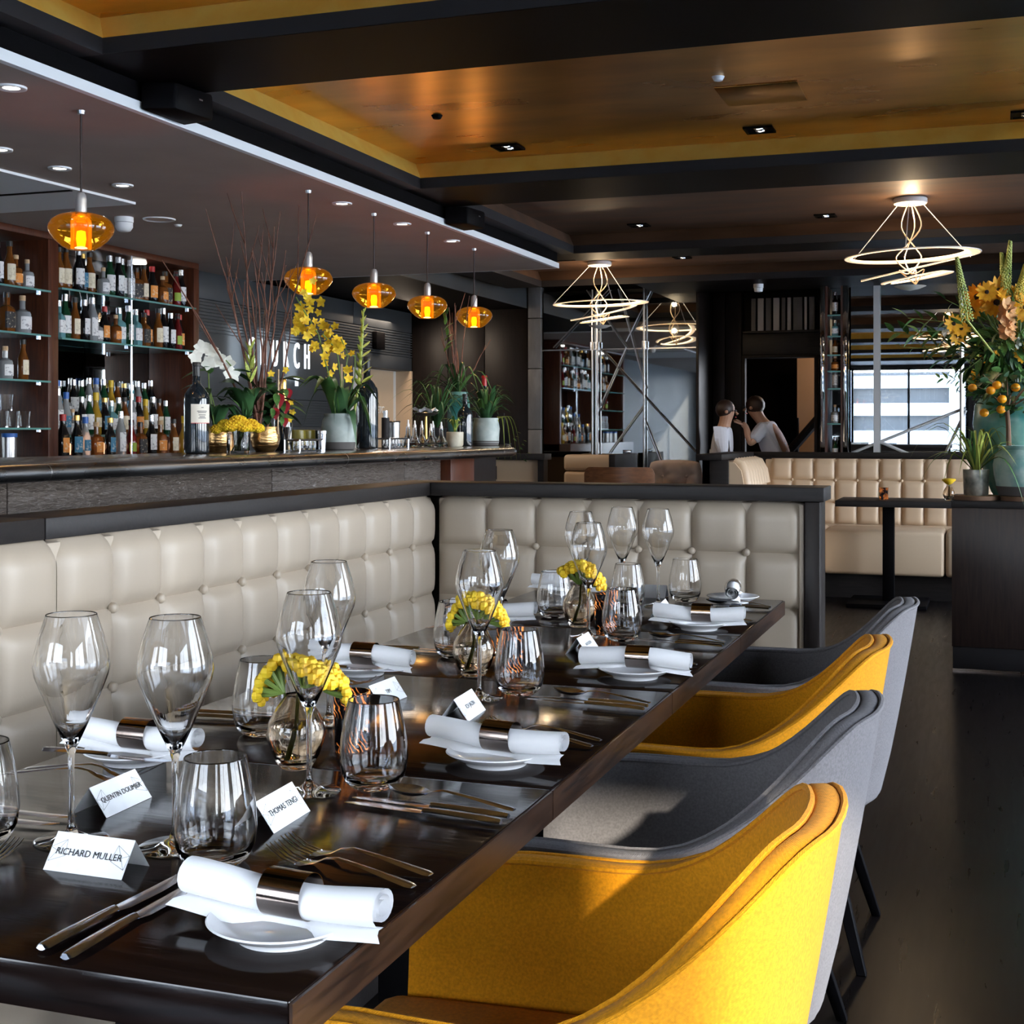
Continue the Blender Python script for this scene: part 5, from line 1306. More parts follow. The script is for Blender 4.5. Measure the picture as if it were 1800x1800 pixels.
# ================================================================== ON THE BAR
BT = BZ + 0.0006
def wine_bottle(x, y, r, h, label, z=BT, red=False, lab=True, rz=-.55):
    t = thing('wine_bottle', label, 'bottle', (x, y, z), rz, 'large bottles standing on the bar')
    ob('body', MB().lathe([(0, .004), (r * .8, 0), (r * .97, .004), (r, .012), (r, h * .60), (r * .93, h * .655), (r * .66, h * .71), (r * .36, h * .755), (r * .30, h * .80), (r * .285, h * .97), (0, h * .97)], 28), 'bg_wine', t)
    ob('capsule', MB().lathe([(r * .31, h * .85), (r * .30, h * .955), (r * .35, h * .96), (r * .35, h * .985), (r * .31, h), (0, h)], 20), 'cp_red' if red else 'cp_black', t)
    if lab:
        rows = []
        for z_ in (h * .33, h * .54): rows.append([((r + .0008) * math.cos(a), (r + .0008) * math.sin(a), z_) for a in [k * .2 - .9 for k in range(10)]])
        lo_ = ob('label', MB().grid(rows), 'paper', t)
        ob('label_stripe', MB().grid([[((r + .0012) * math.cos(a), (r + .0012) * math.sin(a), z_) for a in [k * .2 - .9 for k in range(10)]] for z_ in (h * .330, h * .337)]), 'cp_red', lo_)
        pr = MB()
        for zz, hw in ((.50, .10), (.46, .42), (.445, .36), (.42, .30), (.40, .24), (.385, .32)):
            pr.grid([[((r + .0012) * math.cos(a), (r + .0012) * math.sin(a), h * zz + dz) for a in (-hw, -hw / 2, 0, hw / 2, hw)] for dz in (0, .0022)])
        ob('lettering', pr, 'ink', lo_)
    return t
wine_bottle(-2.75, 4.36, .046, .335, 'large black wine bottle with cream label in front of shelves')
wine_bottle(-2.75, 5.81, .052, .428, 'largest dark wine bottle, beside the turquoise orchid pot', lab=False)
wine_bottle(-2.72, 6.99, .042, .285, 'dark wine bottle before the teal vase', lab=False)
wine_bottle(-2.88, 7.72, .050, .415, 'wine bottle with red capsule behind the fern pot', red=True, lab=False)
ch = thing('champagne_bottle', 'champagne bottle with gold foil behind the gold bowls', 'bottle', (-2.84, 5.17, BT), -.55, 'large bottles standing on the bar')
ob('body', MB().lathe([(0, .003), (.036, 0), (.040, .008), (.040, .135), (.034, .170), (.018, .215), (.016, .24), (0, .24)], 24), 'bg_wine', ch)
ob('foil', MB().lathe([(.0215, .200), (.0175, .225), (.0160, .285), (.0165, .298), (.012, .305), (0, .306)], 20), 'cp_gold', ch)
ob('label', MB().grid([[(.0408 * math.cos(a), .0408 * math.sin(a), z_) for a in [k * .2 - .4 for k in range(6)]] for z_ in (.035, .085)]), 'paper', ch)

# mixed planter with red twigs, white orchid, bromeliad, anthurium in the two hammered bowls
def bowl(x, y, r, h, label):
    t = thing('planter', label, 'planter', (x, y, BT), 0, 'hammered gold planters')
    ob('bowl', MB().lathe([(0, 0), (r * .62, 0), (r * .88, h * .2), (r, h * .5), (r * .97, h * .78), (r * .90, h), (r * .86, h), (r * .92, h * .75), (0, h * .75)], 32), 'hammered', t, angle=50)
    ob('soil', MB().lathe([(0, h * .86), (r * .88, h * .86)], 20), 'soil', t)
    return t
b1 = bowl(-2.84, 4.65, .062, .10, 'hammered gold planter with white orchid, half hidden by black wine bottle')
b2 = bowl(-2.76, 4.88, .060, .10, 'hammered gold planter with tall red twigs, bromeliad and red anthurium')
for (y, z, x) in ((4.40, 1.555, .02), (4.34, 1.515, .03), (4.395, 1.495, .05), (4.455, 1.515, .05), (4.50, 1.51, .03), (4.43, 1.545, .04), (4.545, 1.455, .06), (4.56, 1.50, .03)):
    floret(b1, 'white', (x, y - 4.52 - .02, z - BT), CAMD + Vector((random.uniform(-.3, .3), random.uniform(-.3, .3), random.uniform(-.2, .3))), random.uniform(.85, 1.1))
for a in ((0, -.02, .09), (.01, .01, .09)):
    ob('flower_stem', MB().tube([Vector(a), Vector((.0, -.06, .25)), Vector((.02, -.10, .36)), Vector((.03, -.04, .385)), Vector((.05, .03, .33))], .0025, 6), 'stem', b1)
for k in range(30):
    a = random.uniform(0, 6.28); leaf(b1, random.choice(['broad_dark', 'slim_dark', 'broad_dark', 'broad']), (.05 * math.cos(a), .09 * math.sin(a), random.uniform(.10, .32)), (math.cos(a), math.sin(a), random.uniform(-.5, .6)), random.uniform(.06, .12))
for k in range(9): strap(b1, (0, 0, .085), k * .7 + .2, random.uniform(.10, .17), .045, .10, .5, 'leaf_dark')
for k, (ty, tz, tx_) in enumerate(((4.93, 2.07, 0), (4.75, 2.19, -.05), (5.20, 2.16, .05), (4.60, 2.10, -.12), (4.86, 2.12, .06), (4.98, 1.98, .02), (5.06, 1.93, -.02), (4.66, 1.95, .05), (4.80, 2.00, -.08), (4.55, 1.90, 0), (4.62, 1.80, -.04), (4.20, 1.85, -.05), (5.00, 1.80, .04), (4.72, 1.86, .06))):
    twig(b2, (random.uniform(-.02, .02), random.uniform(-.03, .03) - .05, .085), (tx_, ty - 4.85, tz - BT), .0055, .025, 2)
for k in range(7): strap(b2, (.01, -.16, .13), k * .9, random.uniform(.12, .2), .05, .12, .3, 'leaf_dark')
for k in range(14):       # upright lime bromeliad bracts
    a = k * 2.4; z = .27 + k * .010
    leaf(b2, 'lime', (.03, -.17, z), (math.cos(a) * .55, math.sin(a) * .55, .9), .075 - k * .002, name='bract')
for (dy, z, s_) in ((.0, .235, 1), (.05, .205, .9), (-.03, .175, .8), (.08, .255, .7), (.045, .14, .7)):
    leaf(b2, 'broad', (.05, dy, z), CAMD + Vector((0, 0, -.8)), .07 * s_)
    ob('spathe', mesh_of(MB().grid([[(u * .06, hw * s2 * .02, -.02 * u * u + .004 * abs(s2)) for s2 in (-1, 0, 1)] for u, hw in ((0, .4), (.25, 1.1), (.5, 1.1), (.75, .7), (1, .05))]), 'anthurium', 'spathe', angle=180), None, b2, mw=place(Vector((.055, dy + .01, z)), CAMD * .5 + Vector((0, .1, -.9)), CAMD, s_))
for k in range(48):
    a = random.uniform(0, 6.28); r = random.uniform(-.12, .12)
    leaf(b2, random.choice(['broad_dark', 'broad', 'broad_dark']), (r * math.cos(a) * .8, r * math.sin(a) + .03, random.uniform(.12, .30)), (math.cos(a), math.sin(a), random.uniform(-.6, .5)), random.uniform(.06, .11))
for (dy, z) in ((.10, .20), (.115, .16), (.09, .13), (.06, .33), (-.06, .31)): floret(b2, 'orchid', (.06, dy, z), CAMD, .6)
ob('plant_stake', MB().tube([(.06, -.005, .07), (.06, -.0, .33)], .0035, 6), 'cork', b2)

sv = thing('flower_vase', 'square glass vase packed with yellow flower heads', 'vase', (-2.66, 4.50, BT), R(33))
ob('vase', MB().lathe([(0, .004), (.040, 0), (.042, .004), (.042, .090), (.0395, .090), (.0395, .010), (0, .010)], 32, sq=7), 'glass', sv, angle=50)
for k in range(12): ob('stem', MB().tube([(random.uniform(-.025, .025), random.uniform(-.025, .025), .012), (random.uniform(-.03, .03), random.uniform(-.03, .03), .095)], .0025, 5), 'stem', sv)
for k, (dx, dy, z, rr) in enumerate(((-.045, 0, .100, .036), (.045, .0, .102, .036), (0, -.03, .112, .040), (.0, .04, .112, .038), (.075, .01, .092, .026), (-.078, 0, .088, .026), (.02, -.045, .098, .032), (-.025, -.04, .10, .032))):
    mb = MB(); mb.ball((dx, dy, z), rr * .8, 10, .8)
    for j in range(60):
        a = j * 2.399; q = 1 - 2 * (j + .5) / 78; s_ = math.sqrt(max(0, 1 - q * q))
        mb.ball((dx + rr * .82 * s_ * math.cos(a), dy + rr * .82 * s_ * math.sin(a), z + rr * .66 * q), rr * .15, 6)
    ob('flower_head', mb, 'petal', sv)

tr = thing('bar_tray', 'low glass and steel tray of small bottles beside the champagne bottle', 'tray', (-2.72, 5.13, BT))
def tray_fill(t, L, n):
    ob('base', MB().box(-.035, .035, -L / 2, L / 2, 0, .004), 'chrome', t)
    ob('rail', MB().tube([(.035, -L / 2, .046), (.035, L / 2, .046), (-.035, L / 2, .046), (-.035, -L / 2, .046), (.035, -L / 2, .046)], .0045, 6), 'chrome', t)
    for y in (-L / 2, L / 2):
        for x in (-.035, .035): ob('post', MB().tube([(x, y, 0), (x, y, .046)], .004, 6), 'chrome', t)
tray_fill(tr, .20, 5)
tr2 = thing('bar_tray', 'low glass and steel tray beyond the largest wine bottle', 'tray', (-2.72, 6.03, BT)); tray_fill(tr2, .22, 6)
for nm, yb, n in (('beside the champagne bottle', 5.13, 5), ('beyond the largest wine bottle', 6.03, 6)):
    for k in range(n):
        y = yb + (k - (n - 1) / 2) * .036
        t = thing('tasting_glass', f'small glass in the tray {nm}, {ordn(k)} along', 'glass', (-2.715, y, BT + .0045), 0, 'small glasses in the bar trays')
        ob('bowl', MB().lathe([(0, .002), (.012, 0), (.0145, .012), (.0145, .036), (.0130, .036), (.0130, .006), (0, .006)], 12), 'glass', t)
        ob('drink', MB().lathe([(0, .0065), (.0128, .0065), (.0128, .018), (0, .018)], 10), ['bg_clear', 'bg_blue', 'lb_white'][k % 3], t)
jg = thing('jigger', 'steel double-cone jigger behind the tray', 'jigger', (-2.80, 5.14, BT)); ob('lower_cup', MB().lathe([(.017, 0), (.006, .045)], 18), 'chrome', jg); ob('upper_cup', MB().lathe([(.006, .045), (.020, .100), (.019, .100), (.004, .048), (0, .048)], 18), 'chrome', jg)
sh = thing('cocktail_tin', 'short steel tin beside the turquoise pot', 'tin', (-2.70, 5.26, BT)); ob('body', MB().lathe([(0, 0), (.015, 0), (.019, .070), (0, .070)], 20), 'chrome', sh); ob('lid', MB().lathe([(.0195, .071), (.0195, .084), (.012, .088), (0, .088)], 20), 'steel', sh)
for y, m_, l in ((5.38, 'petal_olive', 'olive ceramic cup behind the tray'), (5.56, 'cup_blue', 'dark blue ceramic cup behind the steel tin'), (5.47, 'petal_olive', 'second olive ceramic cup behind the tray')):
    o = ob('ceramic_cup', MB().lathe([(0, 0), (.026, 0), (.036, .03), (.034, .085), (.031, .088), (.031, .01), (0, .01)], 24), m_, loc=(-2.88, y, BT)); tag(o, l, 'cup', 'ceramic cups')

# turquoise pot with the yellow orchid
op = thing('potted_orchid', 'yellow orchid with broad green leaves in a turquoise crackled pot', 'potted plant', (-2.74, 5.50, BT))
pot(op, jar(.079, .160, .80, .78, .86), 'celadon_grey', soil=(.06, .135))
ob('clay_foot', MB().lathe([(.0630, .0), (.0685, .003), (.0745, .030), (.0755, .034)], 40), 'raw_clay', op)
for k, (az, ln, ri, dr) in enumerate(((-.9, .20, .16, 1.0), (-2.3, .20, .20, .5), (2.4, .20, .20, .4), (1.2, .26, .12, 1.2), (.3, .20, .10, 1.3), (-1.6, .24, .19, .5), (.9, .22, .17, .7), (3.1, .18, .20, .4), (-.4, .16, .05, 1.6), (1.8, .25, .15, .9))):
    strap(op, (.02 * math.cos(az), .02 * math.sin(az), .13), az, ln, .055, ri, dr, 'leaf' if k % 2 else 'leaf_dark')
for k in range(7): strap(op, (0, 0, .13), k * .95 + .3, .24, .010, .16, 1.1, 'leaf_dark', name='root_leaf')
spikes = [[(0, -.02, .13), (0, -.10, .33), (0, -.20, .50), (0, -.40, .64)], [(0, 0, .13), (.02, -.02, .30), (.02, -.06, .44), (.02, -.20, .50)], [(0, .02, .13), (0, .04, .30), (.02, .05, .42), (.03, -.04, .49)], [(.02, 0, .13), (.03, .10, .33), (.04, .08, .42), (.04, -.02, .42)]]
for sp_ in spikes: ob('flower_stem', MB().tube(sp_, .003, 6), 'stem', op)
pts = [(-.415, .635), (-.40, .62), (-.36, .605)]
pts += [(-.30 + random.gauss(0, .0), .535)]
for i in range(54):
    a = random.random(); yv = random.uniform(-.34, .08); zc = .50 - .20 * ((yv + .13) / .25) * .5
    pts.append((yv, zc + random.gauss(-.02, .055)))
for yv, zv in pts: floret(op, 'orchid', (random.uniform(-.05, .07), yv, zv), CAMD + Vector((random.uniform(-.6, .6), random.uniform(-.6, .6), random.uniform(-.4, .5))), random.uniform(.65, 1.0))
# upright lime spike with paired leaves
ob('spike_stem', MB().tube([(.02, .10, .13), (.02, .16, .30), (.03, .17, .50), (.03, .19, .64)], [.006, .007, .008, .003], 8), 'leaf_lime', op)
for k in range(18):
    u = k / 17; z = .28 + .34 * u; s_ = 1 if k % 2 else -1
    leaf(op, 'lime', (.03, .165 + .02 * u, z), (.15, s_ * 1.0, .30 + .9 * u ** 3), .105 * (1 - .65 * u))

# bitters, tins and dish
for k, (y, x, h, m_) in enumerate(((6.30, -2.72, .10, 'bg_red'), (6.40, -2.80, .105, 'bg_clear'), (6.46, -2.70, .085, 'bg_clear'), (6.53, -2.78, .10, 'bg_red'), (6.60, -2.70, .095, 'bg_clear'), (6.68, -2.78, .10, 'bg_red'))):
    t = thing('bitters_bottle', f'small bitters decanter with white dropper top, {ordn(k)} along the bar', 'decanter', (x, y, BT), 0, 'bitters decanters')
    ob('body', MB().lathe([(0, .003), (.030, 0), (.036, .006), (.030, .030), (.012, h * .62), (.0105, h), (.009, h), (.009, h * .7), (.026, .012), (0, .012)], 20), 'glass', t)
    ob('bitters', MB().lathe([(0, .0125), (.026, .0125), (.0255, .022), (0, .022)], 14), m_, t)
    ob('dropper', MB().lathe([(.008, h), (.008, h + .012), (.005, h + .016), (.004, h + .034), (0, h + .036)], 10), 'white_paint', t)
t = thing('steel_canister', 'steel bar canister before the peach-lit opening', 'canister', (-2.89, 6.42, BT)); ob('body', MB().lathe([(0, 0), (.030, 0), (.034, .13), (.031, .13), (.028, .01), (0, .01)], 24), 'steel', t); ob('rim', MB().lathe([(.0345, .126), (.0365, .130), (.0345, .134)], 24), 'chrome', t)
t = thing('steel_canister', 'narrow dark canister beside the steel bar canister', 'canister', (-2.88, 6.30, BT)); ob('body', MB().lathe([(0, 0), (.02, 0), (.02, .15), (0, .15)], 18), 'charcoal', t); ob('cap', MB().lathe([(.012, .15), (.012, .185), (0, .185)], 14), 'steel', t)
t = thing('cake_stand', 'brass-stemmed dish holding a folded white cloth', 'stand', (-2.87, 6.80, BT))
ob('stem', MB().lathe([(.035, 0), (.030, .008), (.008, .02), (.006, .16), (0, .16)], 16), 'cp_gold', t); ob('dish', MB().lathe([(0, .16), (.045, .165), (.070, .180), (.068, .182), (.04, .169), (0, .165)], 24), 'steel', t)
mb = MB(); mb.grid([[(.055 * (i / 6 - .5) * 2, .06 * (j / 6 - .5) * 2, .194 + .008 * math.sin(i * 1.9 + j) + .010 * math.cos(j * 2.3)) for j in range(7)] for i in range(7)]); 
o = ob('folded_cloth', mb, 'linen', loc=(-2.87, 6.80, BT)); tag(o, 'crumpled white cloth lying in the brass-stemmed dish', 'cloth')
pc = thing('potted_succulent', 'green succulent in a small cream pot on the bar', 'potted plant', (-2.68, 6.74, BT))
pot(pc, [(0, 0), (.038, 0), (.045, .010), (.046, .076), (.042, .078), (.042, .06), (0, .06)], 'cream_pot', soil=(.042, .066))
for k in range(22): strap(pc, (0, 0, .066), k * 2.4, random.uniform(.03, .075), .014, random.uniform(.05, .10), random.uniform(.0, .6), 'leaf_lime' if k % 3 == 0 else 'leaf')
tv = thing('flower_vase', 'tall teal vase with bare red twigs and dark grass', 'vase', (-2.87, 7.28, BT))
pot(tv, [(0, 0), (.048, 0), (.055, .02), (.068, .15), (.062, .24), (.050, .29), (.052, .305), (.047, .305), (.045, .28), (0, .28)], 'teal', name='vase')
for k in range(9): twig(tv, (random.uniform(-.02, .02), random.uniform(-.02, .02), .28), (random.uniform(-.1, .1), random.uniform(-.22, .30), random.uniform(.55, .88)), .005, .02, 1)
for k in range(16):
    a = -PI / 2 + random.uniform(-1.3, 1.3); strap(tv, (0, -.02, .28), a, random.uniform(.20, .42), .014, random.uniform(.08, .22), random.uniform(.4, 1.2), 'leaf_dark' if k % 3 else 'leaf')
for k in range(8): leaf(tv, 'slim', (0, -.20 + random.uniform(-.03, .03), .52 + .03 * k), (.3, random.choice((-1, 1)) * .6, .8), .08)
fpt = thing('potted_fern', 'dark green fern in a pale glazed pot at the bar end', 'potted plant', (-2.68, 7.21, BT))
pot(fpt, jar(.078, .155, .86, .82, .90), 'celadon_grey', soil=(.064, .130))
ob('clay_foot', MB().lathe([(.0648, .0), (.0700, .003), (.0742, .024), (.0748, .028)], 40), 'raw_clay', fpt)
for k in range(46):
    a = k * 2.4; strap(fpt, (.02 * math.cos(a), .02 * math.sin(a), .14), a, random.uniform(.10, .20), .018, random.uniform(.06, .20), random.uniform(.1, .5), 'leaf_dark' if k % 4 else 'leaf', name='frond')
for k in range(5):
    a = .9 + k * .25; strap(fpt, (.06, .03, .15), a, .26, .009, .02, 1.6, 'leaf_lime', name='frond')
for k in range(12):
    leaf(fpt, 'lime' if k % 2 else 'broad', (.10 + .02 * (k % 3), .18 + .012 * k, .04 - .012 * k + .05 * (k % 2)), (.3, .6, -.3), .03)
gp2 = thing('spider_plant', 'dark grassy plant trailing behind the bitters decanters', 'potted plant', (-2.88, 6.98, BT))
pot(gp2, [(0, 0), (.045, 0), (.055, .10), (.051, .10), (.045, .08), (0, .08)], 'charcoal', soil=(.048, .088))
for k in range(44): strap(gp2, (0, 0, .09), k * 2.4, random.uniform(.16, .34), .012, random.uniform(.12, .30), random.uniform(.3, 1.1), 'leaf_dark' if k % 4 else 'leaf')
mn_ = thing('menu_holder', 'black slanted menu holder at the bar end', 'menu holder', (-2.845, 7.88, BT), R(0))
ob('board', MB().prism([(-.05, -.05), (.05, -.05), (.05, -.035), (-.05, -.035)], 0.006, .19), 'charcoal', mn_); ob('easel_leg', MB().add([(-.05, -.035, .17), (.05, -.035, .17), (.05, .06, 0), (-.05, .06, 0), (-.05, -.030, .17), (.05, -.030, .17), (.05, .066, 0), (-.05, .066, 0)], [(0, 1, 2, 3), (7, 6, 5, 4), (0, 4, 5, 1), (2, 6, 7, 3), (1, 5, 6, 2), (0, 3, 7, 4)]), 'charcoal', mn_)
ob('base', MB().box(-.06, .06, -.06, .066, 0, .006), 'charcoal', mn_)

# ================================================================== ON THE CABINET
CT = 0.8784
for x, y, r, l in ((-.075, 7.60, .115, 'round slice of raw wood under the pewter pot'), (.165, 7.60, .135, 'round slice of raw wood under the kumquat pot')):
    t = thing('wood_slice', l, 'wood slice', (x, y, CT), 0, 'raw wood slices')
    pl_ = [(r * (1 + .06 * math.sin(3 * a + x * 9)) * math.cos(a), r * (1 + .06 * math.sin(3 * a + x * 9)) * math.sin(a)) for a in [2 * PI * k / 28 for k in range(28)]]
    ob('heartwood', MB().prism([(px * .95, py * .95) for px, py in pl_], 0, .022), 'wood_slice', t); ob('bark', MB().grid([[(px * k_, py * k_, z) for px, py in pl_] for k_, z in ((.955, .0), (1.0, .0), (1.0, .021), (.955, .021))], closed_v=True), 'bark', t)
spp = thing('spider_plant', 'spider plant with striped arching leaves in a mottled pewter pot', 'potted plant', (-.083, 7.60, CT + .0225))
pot(spp, [(0, 0), (.058, 0), (.062, .006), (.066, .135), (.062, .135), (.058, .11), (0, .11)], 'pewter', soil=(.060, .120))
for k in range(34):
    a = k * 2.4; strap(spp, (.012 * math.cos(a), .012 * math.sin(a), .12), a, random.uniform(.18, .42), .013, random.uniform(.10, .28), random.uniform(.3, 1.0), 'leaf_lime' if k % 3 else 'leaf')
kq = thing('kumquat_tree', 'small orange-bearing citrus tree in a pale turquoise pot', 'potted tree', (.155, 7.60, CT + .0225))
pot(kq, jar(.155, .262, .80, .74, .84, .012), 'celadon', soil=(.115, .225))
ob('clay_foot', MB().lathe([(.1155, .0), (.1265, .004), (.1405, .046), (.1415, .052)], 44), 'raw_clay', kq)
ob('trunk', MB().tube([(-.075, .02, .22), (-.078, .02, .36), (-.085, .02, .46), (-.07, .02, .52)], [.014, .012, .011, .009], 8), 'bark', kq)
for k in range(8):
    a = k * .8; ob('branch', MB().tube([(-.08, .02, .45), (-.08 + .10 * math.cos(a), .02 + .09 * math.sin(a), .52 + .03 * (k % 3)), (-.08 + .19 * math.cos(a), .02 + .15 * math.sin(a), .53 + .05 * (k % 3))], [.006, .004, .002], 5), 'bark', kq)
for k in range(150):
    a = random.uniform(0, 6.28); q = random.uniform(-.8, .9); r = .20 * math.sqrt(1 - q * q) * random.uniform(.45, 1.0)
    p = Vector((-.05 + r * math.cos(a), .02 + r * .8 * math.sin(a), .545 + .13 * q))
    leaf(kq, 'broad_dark' if random.random() < .6 else 'broad', p, (math.cos(a), math.sin(a), random.uniform(-.7, .5)), random.uniform(.06, .095), random.uniform(-.6, .6))
for x, z, dy in ((-.135, .573, -.13), (-.045, .560, -.12), (-.115, .448, -.13), (-.197, .432, -.08), (-.165, .545, -.14), (-.255, .562, -.05), (.02, .50, -.13), (-.11, .50, -.15)):
    o = ob('fruit', MB().lathe([(.0235 * math.sin(PI * i / 8), -.022 * math.cos(PI * i / 8)) for i in range(9)], 16), 'fruit', kq, loc=(x, dy, z)); 
bigv = thing('flower_arrangement', 'large arrangement of sunflowers, foxtail spikes and greenery in a teal urn', 'flower arrangement', (.14, 7.97, CT))
pot(bigv, [(0, 0), (.13, 0), (.15, .03), (.215, .22), (.245, .40), (.235, .50), (.18, .575), (.175, .60), (.19, .62), (.178, .62), (.165, .59), (0, .58)], 'teal', name='urn')
VB = Vector((.14, 7.97, CT))
def rel(x, y, z): return Vector((x, y, z)) - VB
suns = [((.09, 7.84, 1.955), 'sun'), ((-.03, 7.80, 1.985), 'sun_small'), ((.17, 7.85, 1.90), 'sun'), ((-.11, 7.84, 1.90), 'sun_small'), ((.02, 7.82, 1.93), 'sun'), ((-.20, 7.82, 1.82), 'sun_small'), ((-.079, 7.86, 1.965), 'sun'), ((.029, 7.86, 1.990), 'sun'), ((-.162, 7.84, 1.795), 'sun_small'), ((-.18, 7.84, 1.755), 'sun_small'), ((.151, 7.83, 1.645), 'sun_small'), ((-.03, 7.84, 1.92), 'sun_small'), ((.15, 7.9, 1.95), 'sun')]
for i, (p, k_) in enumerate(suns):
    d = CAMD + Vector((random.uniform(-.5, .2), 0, random.uniform(-.1, .9) if i < 2 else random.uniform(-.2, .4)))
    f = floret(bigv, k_, rel(*p), d, random.uniform(.9, 1.1), name='sunflower')
    ob('flower_centre', MB().lathe([(.017 if k_ == 'sun' else .011, .0), (.014 if k_ == 'sun' else .009, .010), (0, .014)], 14), 'soil', f)
    ob('stem', MB().tube([rel(*p), rel(p[0] * .6 + .05, 7.93, p[2] * .6 + .62), Vector((0, 0, .6))], .005, 6), 'stem', bigv)
for (b, t_) in (((-.125, 7.64, 1.82), (-.176, 7.50, 2.14)), ((.055, 7.86, 1.89), (.090, 7.86, 2.262)), ((.12, 7.86, 1.90), (.165, 7.86, 2.13)), ((.075, 7.87, 1.90), (.045, 7.87, 2.20))):
    b = rel(*b); t_ = rel(*t_); mb = MB(); d = t_ - b; ax = d.normalized(); u_ = ax.orthogonal().normalized(); v_ = ax.cross(u_)
    mb.tube([Vector((0, 0, .6)), b, b.lerp(t_, .6), t_], [.006, .006, .007, .004], 6)
    for k in range(230):
        q = k / 230; a = k * 2.399; r = (.026 * (1 - q) ** .6 + .004) if q < .55 else .012 * (1.02 - q) / .47 + .005
        mb.ball(b + d * q + (u_ * math.cos(a) + v_ * math.sin(a)) * r, .0048 if q < .55 else .006, 4)
    ob('foxtail_spike', mb, 'leaf_lime' if t_.x < 0 else 'spike_yellow', bigv)
for k in range(16):
    q = k / 15; a = k * 2.4; floret(bigv, 'peach', rel(.073 + .02 * math.cos(a), 7.80 + .02 * math.sin(a), 1.74 + .17 * q), CAMD + Vector((math.cos(a) * .6, 0, .2)), random.uniform(.7, 1.1))
for x, z in ((-.235, 1.775), (-.22, 1.79), (.11, 1.70), (.12, 1.72)):
    for j in range(5): floret(bigv, 'white', rel(x + random.uniform(-.02, .02), 7.82, z + random.uniform(-.02, .02)), CAMD, .35)
# leafy branches
def leafy(p0, p1, n, kd, ln, r=.004):
    p0 = Vector(p0); p1 = Vector(p1); mid = p0.lerp(p1, .5) + Vector((0, 0, .05))
    ob('branch', MB().tube([p0, mid, p1], [r, r * .8, r * .4], 5), 'stem', bigv)
    for i in range(n):
        u = (i + 1) / n; p = p0.lerp(mid, u * 2) if u < .5 else mid.lerp(p1, u * 2 - 1)
        d = (p1 - p0).normalized(); s_ = 1 if i % 2 else -1
        leaf(bigv, kd, p, d + Vector((random.uniform(-.5, .5), -.3, s_ * .9)), ln * random.uniform(.7, 1.15), random.uniform(-.5, .5))
ctr = Vector((0, -.05, .72))
for tip, n, kd, ln in (((-.516, 7.85, 1.785), 16, 'broad', .09), ((-.44, 7.85, 1.86), 16, 'broad', .10), ((-.36, 7.83, 1.70), 14, 'broad', .10), ((-.30, 7.85, 1.62), 12, 'broad_dark', .10), ((-.38, 7.80, 1.78), 14, 'broad', .10), ((-.24, 7.80, 1.95), 10, 'slim_dark', .08),
                       ((.25, 7.83, 1.85), 10, 'broad', .09), ((.2, 7.8, 1.7), 10, 'broad_dark', .09), ((.0, 7.75, 1.60), 10, 'broad', .09), ((-.15, 7.75, 1.55), 10, 'broad', .08), ((-.47, 7.84, 1.70), 10, 'slim', .07), ((.1, 7.78, 1.95), 10, 'slim', .09)):
    leafy(ctr + Vector((random.uniform(-.05, .05), 0, random.uniform(-.05, .1))), rel(*tip), n, kd, ln)
for k in range(220):
    a = random.uniform(0, 6.28); r = random.uniform(.04, .28)
    p = Vector((-.08 + r * math.cos(a) * 1.0, -.06 + .10 * math.sin(a), .84 + r * .75 * math.sin(a) + random.uniform(-.06, .06)))
    leaf(bigv, random.choice(['broad', 'broad_dark', 'slim', 'broad_dark']), p, (math.cos(a), -.4 + random.uniform(-.5, .3), math.sin(a) + random.uniform(-.4, .4)), random.uniform(.06, .11), random.uniform(-.7, .7))

# bottles in the display column
for k, (key, z, m_) in enumerate((('k', 2.17, 0), ('g', 2.00, 0), ('a', 1.85, 0), ('m', 1.72, 0), ('f', 1.58, 0), ('b', 1.30, 0), ('c', 1.09, 0))):
    bottle(key, (-1.195, 11.27, z + .0006 if z > 1.2 else 1.0), f'bottle on the {ordn(k)} shelf down in the mirror-framed display column', 'bottles in the display column', -1.5, .82, .72 if k not in (0, 4, 5, 6) else 1.0)
ob('column_floor', MB().box(-0.068, 0.068, 0.0, 0.2, 0.985, 1.0), 'wood_red', col_)

